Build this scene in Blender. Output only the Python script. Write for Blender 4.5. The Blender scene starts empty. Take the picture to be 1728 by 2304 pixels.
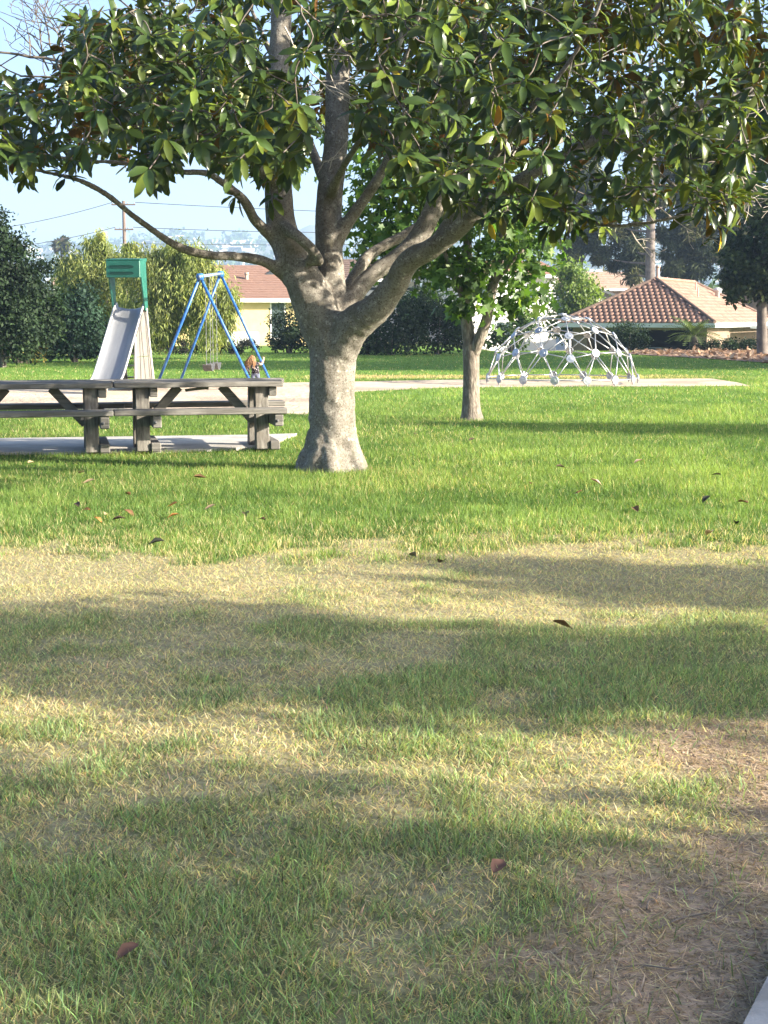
import bpy, bmesh, math, random
import numpy as np
from mathutils import Vector, Matrix

R = math.radians
rng = np.random.default_rng(7)
random.seed(7)
scene = bpy.context.scene
COL = scene.collection

# ------------------------------------------------------------------ camera
F, PX0, PY0, CAMZ = 3300.0, 864.0, 1152.0, 1.5
PITCH = math.atan((PY0 - 715.0) / F)
cam_data = bpy.data.cameras.new("camera")
cam = bpy.data.objects.new("camera", cam_data)
COL.objects.link(cam)
cam_data.sensor_fit = 'HORIZONTAL'
cam_data.sensor_width = 36.0
cam_data.lens = 36.0 * F / 1728.0
cam_data.clip_start = 0.05
cam_data.clip_end = 20000
cam.location = (0, 0, CAMZ)
cam.rotation_euler = (R(90) - PITCH, 0, 0)
scene.camera = cam

# ------------------------------------------------------------------ sky, sun, exposure
SUN_EL, SUN_AZ = R(20), R(73)          # azimuth measured from straight behind the camera towards the right
sun_dir = Vector((math.cos(SUN_EL) * math.sin(SUN_AZ), -math.cos(SUN_EL) * math.cos(SUN_AZ), math.sin(SUN_EL)))
world = bpy.data.worlds.new("World")
scene.world = world
world.use_nodes = True
wn = world.node_tree
wn.nodes.clear()
sky = wn.nodes.new('ShaderNodeTexSky')
sky.sky_type = 'NISHITA'
sky.sun_disc = False
sky.sun_elevation = SUN_EL
sky.sun_rotation = math.atan2(sun_dir.x, sun_dir.y)
sky.air_density = 0.7
sky.dust_density = 3.0
sky.ozone_density = 2.6
bg = wn.nodes.new('ShaderNodeBackground')
bg.inputs['Strength'].default_value = 0.098
wo = wn.nodes.new('ShaderNodeOutputWorld')
wn.links.new(sky.outputs[0], bg.inputs[0])
wn.links.new(bg.outputs[0], wo.inputs[0])
sl = bpy.data.lights.new("sun", 'SUN')
sl.energy = 4.5
sl.angle = R(0.53)
sl.color = (1.0, 0.91, 0.76)
so = bpy.data.objects.new("sun", sl)
COL.objects.link(so)
so.rotation_euler = sun_dir.to_track_quat('Z', 'Y').to_euler()
scene.view_settings.view_transform = 'Standard'
scene.view_settings.look = 'None'
scene.view_settings.gamma = 1.0
scene.view_settings.use_curve_mapping = False
scene.view_settings.exposure = 2.14
cy = scene.cycles
cy.use_denoising = True
cy.max_bounces = 6
cy.diffuse_bounces = 3
cy.glossy_bounces = 2
cy.transmission_bounces = 4
cy.transparent_max_bounces = 4
cy.volume_bounces = 0
cy.caustics_reflective = False
cy.caustics_refractive = False
cy.sample_clamp_indirect = 6.0

# ------------------------------------------------------------------ helpers: picture to place
CP, SP = math.cos(PITCH), math.sin(PITCH)


def at(px, py, d):
    """the point seen at (px, py) that lies d metres in front of the camera"""
    u, v = (px - PX0) / F, (PY0 - py) / F
    y = CP + v * SP
    z = -SP + v * CP
    return Vector((u / y * d, d, CAMZ + z / y * d))


def gp(px, py, z=0.0):
    u, v = (px - PX0) / F, (PY0 - py) / F
    y = CP + v * SP
    zz = -SP + v * CP
    d = (z - CAMZ) / (zz / y)
    return Vector((u / y * d, d, z))


def proj(P):
    P = np.asarray(P, float)
    x, y, z = P[..., 0], P[..., 1], P[..., 2] - CAMZ
    dep = y * CP - z * SP
    up = y * SP + z * CP
    return PX0 + F * x / dep, PY0 - F * up / dep, dep


def ss(a, b, x):
    t = np.clip((np.asarray(x, float) - a) / (b - a), 0, 1)
    return t * t * (3 - 2 * t)


def _hash(ix, iy, s):
    h = (ix.astype(np.int64) * 374761393 + iy.astype(np.int64) * 668265263 + s * 1442695041) & 0x7fffffff
    h = ((h ^ (h >> 13)) * 1274126177) & 0x7fffffff
    return ((h ^ (h >> 16)) & 0xffff) / 65535.0


def vn(x, y, s=0):
    x = np.asarray(x, float); y = np.asarray(y, float)
    ix, iy = np.floor(x), np.floor(y)
    fx, fy = x - ix, y - iy
    fx = fx * fx * (3 - 2 * fx); fy = fy * fy * (3 - 2 * fy)
    a = _hash(ix, iy, s); b = _hash(ix + 1, iy, s); c = _hash(ix, iy + 1, s); d = _hash(ix + 1, iy + 1, s)
    return (a * (1 - fx) + b * fx) * (1 - fy) + (c * (1 - fx) + d * fx) * fy


def fbm(x, y, s=0, o=3):
    t, a, n = 0, 1.0, 0
    for i in range(o):
        t = t + a * vn(x * 2 ** i, y * 2 ** i, s + i * 17); n += a; a *= .5
    return t / n


def vn3(P, f, s=0):
    return (vn(P[:, 0] * f + P[:, 2] * f * .37, P[:, 1] * f - P[:, 2] * f * .61, s) + vn(P[:, 2] * f + P[:, 0] * f * .5, P[:, 1] * f * .8 + P[:, 0] * f * .3, s + 5)) * .5


# ------------------------------------------------------------------ helpers: materials
def _nt(name):
    m = bpy.data.materials.new(name)
    m.use_nodes = True
    nt = m.node_tree
    nt.nodes.clear()
    out = nt.nodes.new('ShaderNodeOutputMaterial')
    return m, nt, out


def N(nt, typ, **kw):
    n = nt.nodes.new(typ)
    for k, v in kw.items():
        setattr(n, k, v)
    return n


def pmat(name, c1, c2=None, scale=8.0, rough=.75, bump=.15, bscale=None, metal=0.0, stretch=None, spec=.3, detail=5, c3=None, c3scale=2.5, dist=.02, lo=.35, hi=.65):
    """principled surface whose colour wanders between c1 and c2 (and c3 in larger stains) with a fine relief"""
    m, nt, out = _nt(name)
    p = N(nt, 'ShaderNodeBsdfPrincipled')
    p.inputs['Roughness'].default_value = rough
    p.inputs['Metallic'].default_value = metal
    p.inputs['Specular IOR Level'].default_value = spec
    tc = N(nt, 'ShaderNodeTexCoord')
    mp = N(nt, 'ShaderNodeMapping')
    if stretch: mp.inputs['Scale'].default_value = stretch
    nt.links.new(tc.outputs['Object'], mp.inputs[0])
    n1 = N(nt, 'ShaderNodeTexNoise')
    n1.inputs['Scale'].default_value = scale
    n1.inputs['Detail'].default_value = detail
    n1.inputs['Roughness'].default_value = .65
    nt.links.new(mp.outputs[0], n1.inputs[0])
    r1 = N(nt, 'ShaderNodeValToRGB')
    r1.color_ramp.elements[0].position = lo
    r1.color_ramp.elements[1].position = hi
    r1.color_ramp.elements[0].color = (*c1, 1)
    r1.color_ramp.elements[1].color = (*(c2 or c1), 1)
    nt.links.new(n1.outputs[0], r1.inputs[0])
    col = r1.outputs[0]
    if c3:
        n3 = N(nt, 'ShaderNodeTexNoise')
        n3.inputs['Scale'].default_value = c3scale
        n3.inputs['Detail'].default_value = 4
        nt.links.new(tc.outputs['Object'], n3.inputs[0])
        r3 = N(nt, 'ShaderNodeValToRGB')
        r3.color_ramp.elements[0].position = .5
        r3.color_ramp.elements[1].position = .62
        nt.links.new(n3.outputs[0], r3.inputs[0])
        mx = N(nt, 'ShaderNodeMix', data_type='RGBA')
        nt.links.new(r3.outputs[0], mx.inputs['Factor'])
        nt.links.new(col, mx.inputs['A'])
        mx.inputs['B'].default_value = (*c3, 1)
        col = mx.outputs['Result']
    nt.links.new(col, p.inputs['Base Color'])
    if bump:
        nb = N(nt, 'ShaderNodeTexNoise')
        nb.inputs['Scale'].default_value = bscale or scale * 3
        nb.inputs['Detail'].default_value = 6
        nt.links.new(mp.outputs[0], nb.inputs[0])
        b = N(nt, 'ShaderNodeBump')
        b.inputs['Strength'].default_value = bump
        b.inputs['Distance'].default_value = dist
        nt.links.new(nb.outputs[0], b.inputs['Height'])
        nt.links.new(b.outputs[0], p.inputs['Normal'])
    nt.links.new(p.outputs[0], out.inputs[0])
    return m


def leafmat(name, rough=.5, spec=.4, trans=.3, tcol=(1.0, 1.0, .55)):
    """thin leaf: colour from the mesh's own colour attribute, part of the light passes through"""
    m, nt, out = _nt(name)
    a = N(nt, 'ShaderNodeAttribute', attribute_name='col')
    p = N(nt, 'ShaderNodeBsdfPrincipled')
    p.inputs['Roughness'].default_value = rough
    p.inputs['Specular IOR Level'].default_value = spec
    nt.links.new(a.outputs['Color'], p.inputs['Base Color'])
    t = N(nt, 'ShaderNodeBsdfTranslucent')
    mx = N(nt, 'ShaderNodeMix', data_type='RGBA', blend_type='MULTIPLY')
    mx.inputs['Factor'].default_value = 1
    nt.links.new(a.outputs['Color'], mx.inputs['A'])
    mx.inputs['B'].default_value = (tcol[0] * 1.6, tcol[1] * 1.6, tcol[2] * 1.6, 1)
    nt.links.new(mx.outputs['Result'], t.inputs[0])
    ms = N(nt, 'ShaderNodeMixShader')
    ms.inputs[0].default_value = trans
    nt.links.new(p.outputs[0], ms.inputs[1])
    nt.links.new(t.outputs[0], ms.inputs[2])
    nt.links.new(ms.outputs[0], out.inputs[0])
    return m


def groundmat(name):
    m, nt, out = _nt(name)
    a = N(nt, 'ShaderNodeAttribute', attribute_name='col')
    p = N(nt, 'ShaderNodeBsdfPrincipled')
    p.inputs['Roughness'].default_value = .95
    p.inputs['Specular IOR Level'].default_value = .1
    tc = N(nt, 'ShaderNodeTexCoord')
    n1 = N(nt, 'ShaderNodeTexNoise')
    n1.inputs['Scale'].default_value = 38
    n1.inputs['Detail'].default_value = 7
    n1.inputs['Roughness'].default_value = .75
    nt.links.new(tc.outputs['Object'], n1.inputs[0])
    r = N(nt, 'ShaderNodeMapRange')
    r.inputs['From Min'].default_value = .3
    r.inputs['From Max'].default_value = .7
    r.inputs['To Min'].default_value = .4
    r.inputs['To Max'].default_value = 1.55
    nt.links.new(n1.outputs[0], r.inputs[0])
    mx = N(nt, 'ShaderNodeMix', data_type='RGBA', blend_type='MULTIPLY')
    mx.inputs['Factor'].default_value = 1
    nt.links.new(a.outputs['Color'], mx.inputs['A'])
    nt.links.new(r.outputs[0], mx.inputs['B'])
    nt.links.new(mx.outputs['Result'], p.inputs['Base Color'])
    b = N(nt, 'ShaderNodeBump')
    b.inputs['Strength'].default_value = .6
    b.inputs['Distance'].default_value = .02
    nt.links.new(n1.outputs[0], b.inputs['Height'])
    nt.links.new(b.outputs[0], p.inputs['Normal'])
    nt.links.new(p.outputs[0], out.inputs[0])
    return m


def barkmat(name):
    """smooth grey bark with dark flecks, pale lichen crusts and fine cracks"""
    m, nt, out = _nt(name)
    p = N(nt, 'ShaderNodeBsdfPrincipled')
    p.inputs['Roughness'].default_value = .92
    p.inputs['Specular IOR Level'].default_value = .15
    tc = N(nt, 'ShaderNodeTexCoord')

    def noise(scale, detail=6, rough=.65, st=None):
        n = N(nt, 'ShaderNodeTexNoise')
        n.inputs['Scale'].default_value = scale
        n.inputs['Detail'].default_value = detail
        n.inputs['Roughness'].default_value = rough
        src = tc.outputs['Object']
        if st:
            mp = N(nt, 'ShaderNodeMapping')
            mp.inputs['Scale'].default_value = st
            nt.links.new(src, mp.inputs[0]); src = mp.outputs[0]
        nt.links.new(src, n.inputs[0])
        return n.outputs[0]

    def ramp(v, a, b, c0=(0, 0, 0), c1=(1, 1, 1)):
        r = N(nt, 'ShaderNodeValToRGB')
        r.color_ramp.elements[0].position = a
        r.color_ramp.elements[1].position = b
        r.color_ramp.elements[0].color = (*c0, 1)
        r.color_ramp.elements[1].color = (*c1, 1)
        nt.links.new(v, r.inputs[0])
        return r.outputs[0]

    def mix(f, a, b):
        x = N(nt, 'ShaderNodeMix', data_type='RGBA')
        nt.links.new(f, x.inputs['Factor'])
        nt.links.new(a, x.inputs['A'])
        if isinstance(b, tuple): x.inputs['B'].default_value = (*b, 1)
        else: nt.links.new(b, x.inputs['B'])
        return x.outputs['Result']
    base = ramp(noise(6), .3, .7, (.155, .14, .115), (.30, .275, .235))
    fleck = noise(55, 8, .8)
    c = mix(ramp(fleck, .50, .60), base, (.085, .07, .052))
    c = mix(ramp(noise(21, 7, .75), .57, .63), c, (.42, .40, .34))
    c = mix(ramp(noise(3.5, 5), .58, .66), c, ramp(fleck, .4, .6, (.10, .092, .065), (.22, .20, .15)))
    c = mix(ramp(noise(34, 5, .7, (1, 1, .12)), .60, .68), c, (.12, .10, .078))
    nt.links.new(c, p.inputs['Base Color'])
    b = N(nt, 'ShaderNodeBump')
    b.inputs['Strength'].default_value = .8
    b.inputs['Distance'].default_value = .018
    nt.links.new(noise(42, 9, .8), b.inputs['Height'])
    nt.links.new(b.outputs[0], p.inputs['Normal'])
    nt.links.new(p.outputs[0], out.inputs[0])
    return m


M = {}
M['ground'] = groundmat('lawn_soil')
M['grass'] = leafmat('grass_blade', .55, .25, .45, (1, 1, .5))
M['magleaf'] = leafmat('magnolia_leaf', .27, .5, .42, (1.4, 1.2, .3))
M['leaf'] = leafmat('soft_leaf', .5, .35, .38, (1.05, 1.1, .4))
M['dullleaf'] = leafmat('dull_leaf', .65, .2, .25, (1, 1, .5))
M['deadleaf'] = leafmat('dead_leaf', .7, .2, .15, (1, .9, .7))
M['bark'] = barkmat('magnolia_bark')
M['bark2'] = pmat('sweetgum_bark', (.10, .08, .062), (.30, .26, .21), 26, .9, .9, 40, stretch=(1, 1, .3), c3=(.15, .125, .10), c3scale=7)
M['twig'] = pmat('twig_bark', (.085, .07, .055), (.20, .17, .14), 14, .9, .2, 40)
M['palebark'] = pmat('sunlit_twig_bark', (.34, .30, .25), (.52, .47, .40), 14, .85, .2, 40)  # pale tone paints sunlight onto the bare twigs
M['bark3'] = pmat('far_bark', (.09, .075, .065), (.2, .17, .15), 3, .9, .4, 8)
M['conc'] = pmat('concrete', (.42, .39, .35), (.52, .49, .44), 5, .9, .2, 60, c3=(.36, .335, .30), dist=.004)
M['sand'] = pmat('sand', (.48, .375, .26), (.62, .505, .37), 2.2, .95, .8, 9, c3=(.39, .30, .215), c3scale=.5, dist=.06)
M['wood'] = pmat('weathered_timber', (.085, .08, .071), (.235, .222, .20), 7, .85, .6, 16, stretch=(.2, 4, 4), c3=(.125, .117, .104), c3scale=3, dist=.006)
M['woodend'] = pmat('timber_upright', (.09, .082, .07), (.245, .228, .20), 7, .85, .6, 16, stretch=(4, 4, .25), c3=(.14, .125, .105), c3scale=3, dist=.006)
M['steel'] = pmat('galvanised_steel', (.33, .34, .345), (.46, .47, .47), 9, .42, .04, 30, metal=.75, c3=(.42, .43, .43), c3scale=6)
M['chute'] = pmat('polished_steel', (.25, .255, .265), (.33, .335, .34), 1.6, .42, .02, 12, metal=.55, stretch=(3, .4, .4))
M['rail'] = pmat('worn_white_rail', (.42, .41, .38), (.56, .55, .51), 12, .5, .05, metal=.2)
M['panel'] = pmat('grey_sheet_steel', (.19, .175, .155), (.25, .23, .205), 3, .6, .05, 20, metal=.3)
M['green'] = pmat('green_plastic', (.012, .095, .066), (.018, .12, .085), 5, .42, .05, 20, spec=.5)
M['slot'] = pmat('shaded_green_slot', (.006, .04, .03), (.008, .05, .038), 5, .6, 0)  # darker green paints the shade of the hood's grooves
M['blue'] = pmat('blue_paint', (.012, .075, .27), (.022, .115, .36), 9, .4, .05, 40, c3=(.045, .16, .36), c3scale=12, spec=.5)
M['worn_blue'] = pmat('worn_blue_paint', (.10, .17, .30), (.26, .30, .34), 14, .5, .05, 40)
M['chain'] = pmat('zinc_chain', (.3, .3, .3), (.5, .5, .5), 30, .45, 0, metal=.8)
M['rubber'] = pmat('grey_rubber', (.09, .09, .09), (.15, .15, .15), 20, .7, .1)
M['disc'] = pmat('cast_hub', (.34, .36, .39), (.52, .54, .56), 20, .42, .15, 60, metal=.7, c3=(.28, .30, .34), c3scale=9)
M['stucco_y'] = pmat('yellow_stucco', (.60, .48, .22), (.66, .54, .27), 2, .9, .3, 40)
M['stucco_w'] = pmat('white_stucco', (.74, .72, .66), (.80, .78, .72), 2, .9, .3, 40)
M['stucco_g'] = pmat('grey_stucco', (.48, .48, .47), (.56, .56, .55), 2, .9, .3, 40)
M['stucco_t'] = pmat('tan_stucco', (.20, .145, .105), (.26, .19, .14), 2, .9, .3, 40)
M['whitepaint'] = pmat('white_paint', (.76, .75, .72), (.82, .81, .78), 3, .6, .05)
M['darktrim'] = pmat('dark_trim', (.035, .045, .05), (.055, .065, .07), 4, .7, .1)
M['shingle'] = pmat('brown_shingle', (.19, .11, .08), (.27, .165, .122), 4, .85, .3, 16, c3=(.23, .135, .098), c3scale=1.3, stretch=(1, 3, 3))
M['tile'] = pmat('clay_tile', (.25, .14, .097), (.36, .215, .155), 3, .8, .2, 20, c3=(.23, .125, .086), c3scale=2)
M['tile2'] = pmat('pale_clay_tile', (.30, .20, .14), (.42, .30, .22), 3, .8, .2, 20)
M['ridge'] = pmat('ridge_mortar', (.10, .07, .055), (.18, .12, .09), 6, .9, .3)
M['underlay'] = pmat('roof_underlay', (.20, .115, .08), (.26, .15, .105), 6, .9, .2)
M['path'] = pmat('footpath_concrete', (.26, .255, .24), (.36, .35, .33), 9, .9, .5, 70, c3=(.21, .205, .19), c3scale=6, dist=.004)
M['dark'] = pmat('interior_shade', (.012, .012, .013), (.02, .02, .02), 2, .9, 0)  # near-black colour stands in for the shade inside the garage
M['glass'] = pmat('window_glass', (.06, .09, .09), (.09, .12, .12), .6, .08, 0, spec=.8)
M['vent'] = pmat('terracotta_pipe', (.45, .30, .23), (.55, .38, .30), 8, .8, .1)
M['pole'] = pmat('pole_wood', (.12, .085, .065), (.2, .15, .12), 5, .9, .3, stretch=(4, 4, .3))
M['wire'] = pmat('wire', (.03, .03, .035), None, 5, .6, 0)
M['mulch'] = pmat('wood_mulch', (.20, .125, .085), (.36, .25, .18), 6, .95, 1.0, 14, dist=.08)
M['hill'] = pmat('hill_scrub', (.05, .07, .04), (.17, .16, .12), .03, .95, 0, c3=(.10, .11, .07), c3scale=.012)
M['car'] = pmat('silver_car_paint', (.30, .31, .33), (.34, .35, .37), 2, .3, 0, metal=.4, spec=.6)
M['skin'] = pmat('skin', (.56, .36, .27), (.60, .40, .30), 8, .6, 0)
M['hair'] = pmat('auburn_blond_hair', (.17, .07, .028), (.34, .19, .085), 18, .6, .4, 60, stretch=(4, 4, .5))
M['jeans'] = pmat('light_denim', (.09, .10, .15), (.15, .17, .23), 20, .85, .1)
M['shirt'] = pmat('floral_cloth', (.015, .012, .018), (.55, .50, .52), 26, .85, .1, lo=.55, hi=.61)
M['pod'] = pmat('seed_cone_skin', (.30, .32, .13), (.42, .40, .20), 25, .8, .6, 40)


# ------------------------------------------------------------------ helpers: objects
def tag(o, label=None, cat=None, group=None, kind=None):
    if label: o['label'] = label
    if cat: o['category'] = cat
    if group: o['group'] = group
    if kind: o['kind'] = kind
    return o


def empty(name, loc=(0, 0, 0), rz=0.0, label=None, cat=None, group=None):
    o = bpy.data.objects.new(name, None)
    o.empty_display_size = .1
    o.location = loc
    o.rotation_euler = (0, 0, rz)
    COL.objects.link(o)
    return tag(o, label, cat, group)


def link(name, me, mat=None, parent=None):
    o = bpy.data.objects.new(name, me)
    COL.objects.link(o)
    if mat is not None and len(me.materials) == 0: me.materials.append(mat)
    if parent: o.parent = parent
    return o


def npmesh(name, V, Fc, col=None, smooth=False):
    """V (n,3); Fc: list of (m,k) index arrays; col (n,3)"""
    if not isinstance(Fc, (list, tuple)): Fc = [Fc]
    me = bpy.data.meshes.new(name)
    V = np.ascontiguousarray(V, dtype=np.float32)
    me.vertices.add(len(V))
    me.vertices.foreach_set('co', V.ravel())
    loops = np.concatenate([f.ravel() for f in Fc]).astype(np.int32)
    tot = np.concatenate([np.full(len(f), f.shape[1], np.int32) for f in Fc])
    st = np.zeros(len(tot), np.int32)
    st[1:] = np.cumsum(tot)[:-1]
    me.loops.add(len(loops))
    me.loops.foreach_set('vertex_index', loops)
    me.polygons.add(len(tot))
    me.polygons.foreach_set('loop_start', st)
    me.polygons.foreach_set('loop_total', tot)
    if smooth: me.polygons.foreach_set('use_smooth', np.ones(len(tot), bool))
    me.update(calc_edges=True)
    if col is not None:
        a = me.color_attributes.new('col', 'FLOAT_COLOR', 'POINT')
        c = np.ones((len(V), 4), np.float32)
        c[:, :3] = np.clip(col, 0, 1)
        a.data.foreach_set('color', c.ravel())
    return me


class MB:
    """small mesh collector: boxes, bars, tubes, prisms"""
    def __init__(s): s.v, s.f = [], []
    def add(s, vs, fs):
        b = len(s.v)
        s.v += [tuple(v) for v in vs]
        s.f += [tuple(b + i for i in f) for f in fs]
        return s
    def box(s, lo, hi, bev=0.0):
        x0, y0, z0 = lo; x1, y1, z1 = hi
        b = min(bev, (x1 - x0) * .45, (y1 - y0) * .45, (z1 - z0) * .45)
        if b <= 0:
            vs = [(x0, y0, z0), (x1, y0, z0), (x1, y1, z0), (x0, y1, z0), (x0, y0, z1), (x1, y0, z1), (x1, y1, z1), (x0, y1, z1)]
            return s.add(vs, [(3, 2, 1, 0), (4, 5, 6, 7), (0, 1, 5, 4), (1, 2, 6, 5), (2, 3, 7, 6), (3, 0, 4, 7)])
        vs, idx = [], {}
        X, Y, Z = (x0, x1), (y0, y1), (z0, z1)
        for i in (0, 1):
            for j in (0, 1):
                for k in (0, 1):
                    sx, sy, sz = (b if i == 0 else -b), (b if j == 0 else -b), (b if k == 0 else -b)
                    for ax, p in enumerate(((X[i], Y[j] + sy, Z[k] + sz), (X[i] + sx, Y[j], Z[k] + sz), (X[i] + sx, Y[j] + sy, Z[k]))):
                        idx[(i, j, k, ax)] = len(vs); vs.append(p)
        f = []
        for a in (0, 1):
            f.append([idx[(a, j, k, 0)] for j, k in ((0, 0), (1, 0), (1, 1), (0, 1))][::(1 if a else -1)])
            f.append([idx[(i, a, k, 1)] for i, k in ((0, 0), (1, 0), (1, 1), (0, 1))][::(-1 if a else 1)])
            f.append([idx[(i, j, a, 2)] for i, j in ((0, 0), (1, 0), (1, 1), (0, 1))][::(1 if a else -1)])
        for a in (0, 1):
            for c in (0, 1):
                f.append([idx[(0, a, c, 1)], idx[(1, a, c, 1)], idx[(1, a, c, 2)], idx[(0, a, c, 2)]])
                f.append([idx[(a, 0, c, 0)], idx[(a, 1, c, 0)], idx[(a, 1, c, 2)], idx[(a, 0, c, 2)]])
                f.append([idx[(a, c, 0, 0)], idx[(a, c, 1, 0)], idx[(a, c, 1, 1)], idx[(a, c, 0, 1)]])
                for e in (0, 1):
                    f.append([idx[(a, c, e, 0)], idx[(a, c, e, 1)], idx[(a, c, e, 2)]])
        return s.add(vs, f)
    def bar(s, p, q, w, h, up=(0, 0, 1), bev=0.0):
        p, q = Vector(p), Vector(q)
        d = (q - p); L = d.length; d.normalize()
        u = Vector(up); side = d.cross(u)
        if side.length < 1e-4: side = d.cross(Vector((1, 0, 0)))
        side.normalize(); u = side.cross(d)
        t = MB().box((0, -w / 2, -h / 2), (L, w / 2, h / 2), bev)
        return s.add([p + d * v[0] + side * v[1] + u * v[2] for v in t.v], t.f)
    def tube(s, pts, rad, n=8):
        V, Fq, caps = tube(pts, rad, n)
        return s.add(V, [list(q) for q in Fq] + caps)
    def prism(s, poly, y0, y1, ax=1):
        """poly in two axes, extruded along axis ax"""
        n = len(poly)
        def P(a, b, e):
            return (e, a, b) if ax == 0 else (a, e, b) if ax == 1 else (a, b, e)
        vs = [P(a, b, y0) for a, b in poly] + [P(a, b, y1) for a, b in poly]
        return s.add(vs, [tuple(range(n)), tuple(range(2 * n - 1, n - 1, -1))] + [(i, i + n, (i + 1) % n + n, (i + 1) % n) for i in range(n)])
    def lathe(s, prof, n=16, c=(0, 0, 0)):
        vs, fs = [], []
        for r, z in prof:
            for k in range(n):
                a = 2 * math.pi * k / n
                vs.append((c[0] + r * math.cos(a), c[1] + r * math.sin(a), c[2] + z))
        for i in range(len(prof) - 1):
            for k in range(n):
                fs.append((i * n + k, i * n + (k + 1) % n, (i + 1) * n + (k + 1) % n, (i + 1) * n + k))
        fs.append(tuple(range(n - 1, -1, -1)))
        fs.append(tuple((len(prof) - 1) * n + k for k in range(n)))
        return s.add(vs, fs)
    def mesh(s, name, smooth=False):
        me = bpy.data.meshes.new(name)
        me.from_pydata(s.v, [], s.f)
        bm = bmesh.new(); bm.from_mesh(me)
        bmesh.ops.recalc_face_normals(bm, faces=bm.faces)
        bm.to_mesh(me); bm.free()
        if smooth:
            for p in me.polygons: p.use_smooth = True
        return me
    def build(s, name, mat, parent=None, smooth=False):
        return link(name, s.mesh(name, smooth), mat, parent)


def tube(pts, rad, n=8):
    P = np.array([list(p) for p in pts], float)
    Rr = np.array(rad, float) if hasattr(rad, '__len__') else np.full(len(P), rad, float)
    T = np.gradient(P, axis=0)
    T /= np.linalg.norm(T, axis=1)[:, None] + 1e-9
    u = np.cross(T[0], [0.3, 0.9, 0.1]); u /= np.linalg.norm(u) + 1e-9
    V = []
    a = np.arange(n) * 2 * math.pi / n
    for i in range(len(P)):
        u = u - T[i] * np.dot(u, T[i]); u /= np.linalg.norm(u) + 1e-9
        w = np.cross(T[i], u)
        V.append(P[i] + Rr[i] * (np.cos(a)[:, None] * u + np.sin(a)[:, None] * w))
    V = np.concatenate(V)
    k = np.arange(n); Fq = []
    for i in range(len(P) - 1):
        Fq.append(np.stack([i * n + k, i * n + (k + 1) % n, (i + 1) * n + (k + 1) % n, (i + 1) * n + k], 1))
    return V, np.concatenate(Fq), [list(range(n))[::-1], [(len(P) - 1) * n + j for j in range(n)]]


def tubes_mesh(name, lst, n=6, smooth=True):
    Vs, Fs, b = [], [], 0
    for pts, rad in lst:
        V, Fq, _ = tube(pts, rad, n)
        Vs.append(V); Fs.append(Fq + b); b += len(V)
    return npmesh(name, np.concatenate(Vs), np.concatenate(Fs), smooth=smooth)


def spline(pts, k=5):
    """Catmull-Rom through points of any dimension"""
    P = np.array([list(p) for p in pts], float)
    P = np.concatenate([[2 * P[0] - P[1]], P, [2 * P[-1] - P[-2]]])
    out = []
    for i in range(1, len(P) - 2):
        for t in np.arange(k) / k:
            a, b, c, d = P[i - 1], P[i], P[i + 1], P[i + 2]
            out.append(.5 * (2 * b + (c - a) * t + (2 * a - 5 * b + 4 * c - d) * t * t + (3 * b - a - 3 * c + d) * t ** 3))
    out.append(P[-2])
    return np.array(out)


def evaluated(ob):
    dg = bpy.context.evaluated_depsgraph_get()
    me = bpy.data.meshes.new_from_object(ob.evaluated_get(dg))
    return me


def copy_tree(o, parent=None):
    c = o.copy()
    COL.objects.link(c)
    c.parent = parent
    for ch in list(o.children): copy_tree(ch, c)
    return c


# ------------------------------------------------------------------ where things lie on the ground
def in_poly(x, y, poly):
    r = np.zeros(np.shape(x), bool)
    n = len(poly)
    for i in range(n):
        x0, y0 = poly[i][0], poly[i][1]
        x1, y1 = poly[(i + 1) % n][0], poly[(i + 1) % n][1]
        c = ((y0 > y) != (y1 > y)) & (x < (x1 - x0) * (y - y0) / (y1 - y0 + 1e-12) + x0)
        r ^= c
    return r


SAND = [gp(*p) for p in ((-500, 918), (0, 921), (330, 926), (690, 933), (745, 905), (800, 882), (1000, 873), (1250, 870.5), (1500, 870), (1690, 869), (1660, 861), (1600, 852), (1300, 853), (1000, 855), (800, 859), (600, 862), (0, 864), (-500, 866))]
SLAB = [gp(*p) for p in ((-420, 1028), (300, 1022), (590, 1012), (668, 981), (560, 984), (0, 992), (-420, 997))]
MULCH = [gp(*p) for p in ((1400, 797), (1500, 803), (1620, 810), (1790, 822), (1900, 822), (1900, 790), (1640, 789), (1440, 789))]
KA, KB = gp(1682, 2312), gp(1750, 2178)
kd = (KB - KA).normalized()
kn = Vector((kd.y, -kd.x, 0))
WALK = [KA - kd * 3, KA + kd * 34, KA + kd * 34 + kn * 1.6, KA - kd * 3 + kn * 1.6]


def gz(x, y):
    x = np.asarray(x, float); y = np.asarray(y, float)
    z = -1.45 * ss(67, 73, y) * ss(3, 12, x)
    near = ss(13.5, 10.5, y) * ss(-8, -6, -np.abs(x))
    z = z + near * ((fbm(x * .9, y * .9, 3) - .5) * .05 + (vn(x * 4, y * 4, 9) - .5) * .022)
    return z


def m_green(x, y):
    return ss(9.3, 10.5, y + (fbm(x * .9, y * .9, 21) - .5) * 2.2 + (vn(x * 5, y * 5, 4) - .5) * 1.1)


def m_dirt(x, y):
    xb = .34 + (y - 3.1) * .36
    e = x - xb + (fbm(x * 1.8, y * 1.8, 33) - .5) * 1.1
    d = ss(-.08, .3, e) * ss(5.75, 5.0, y + (vn(x * 2, y * 2, 8) - .5) * .8)
    patch = ss(.55, .68, fbm(x * 1.5 + 4, y * 1.5, 51))
    return d * (1 - .75 * patch)


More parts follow.
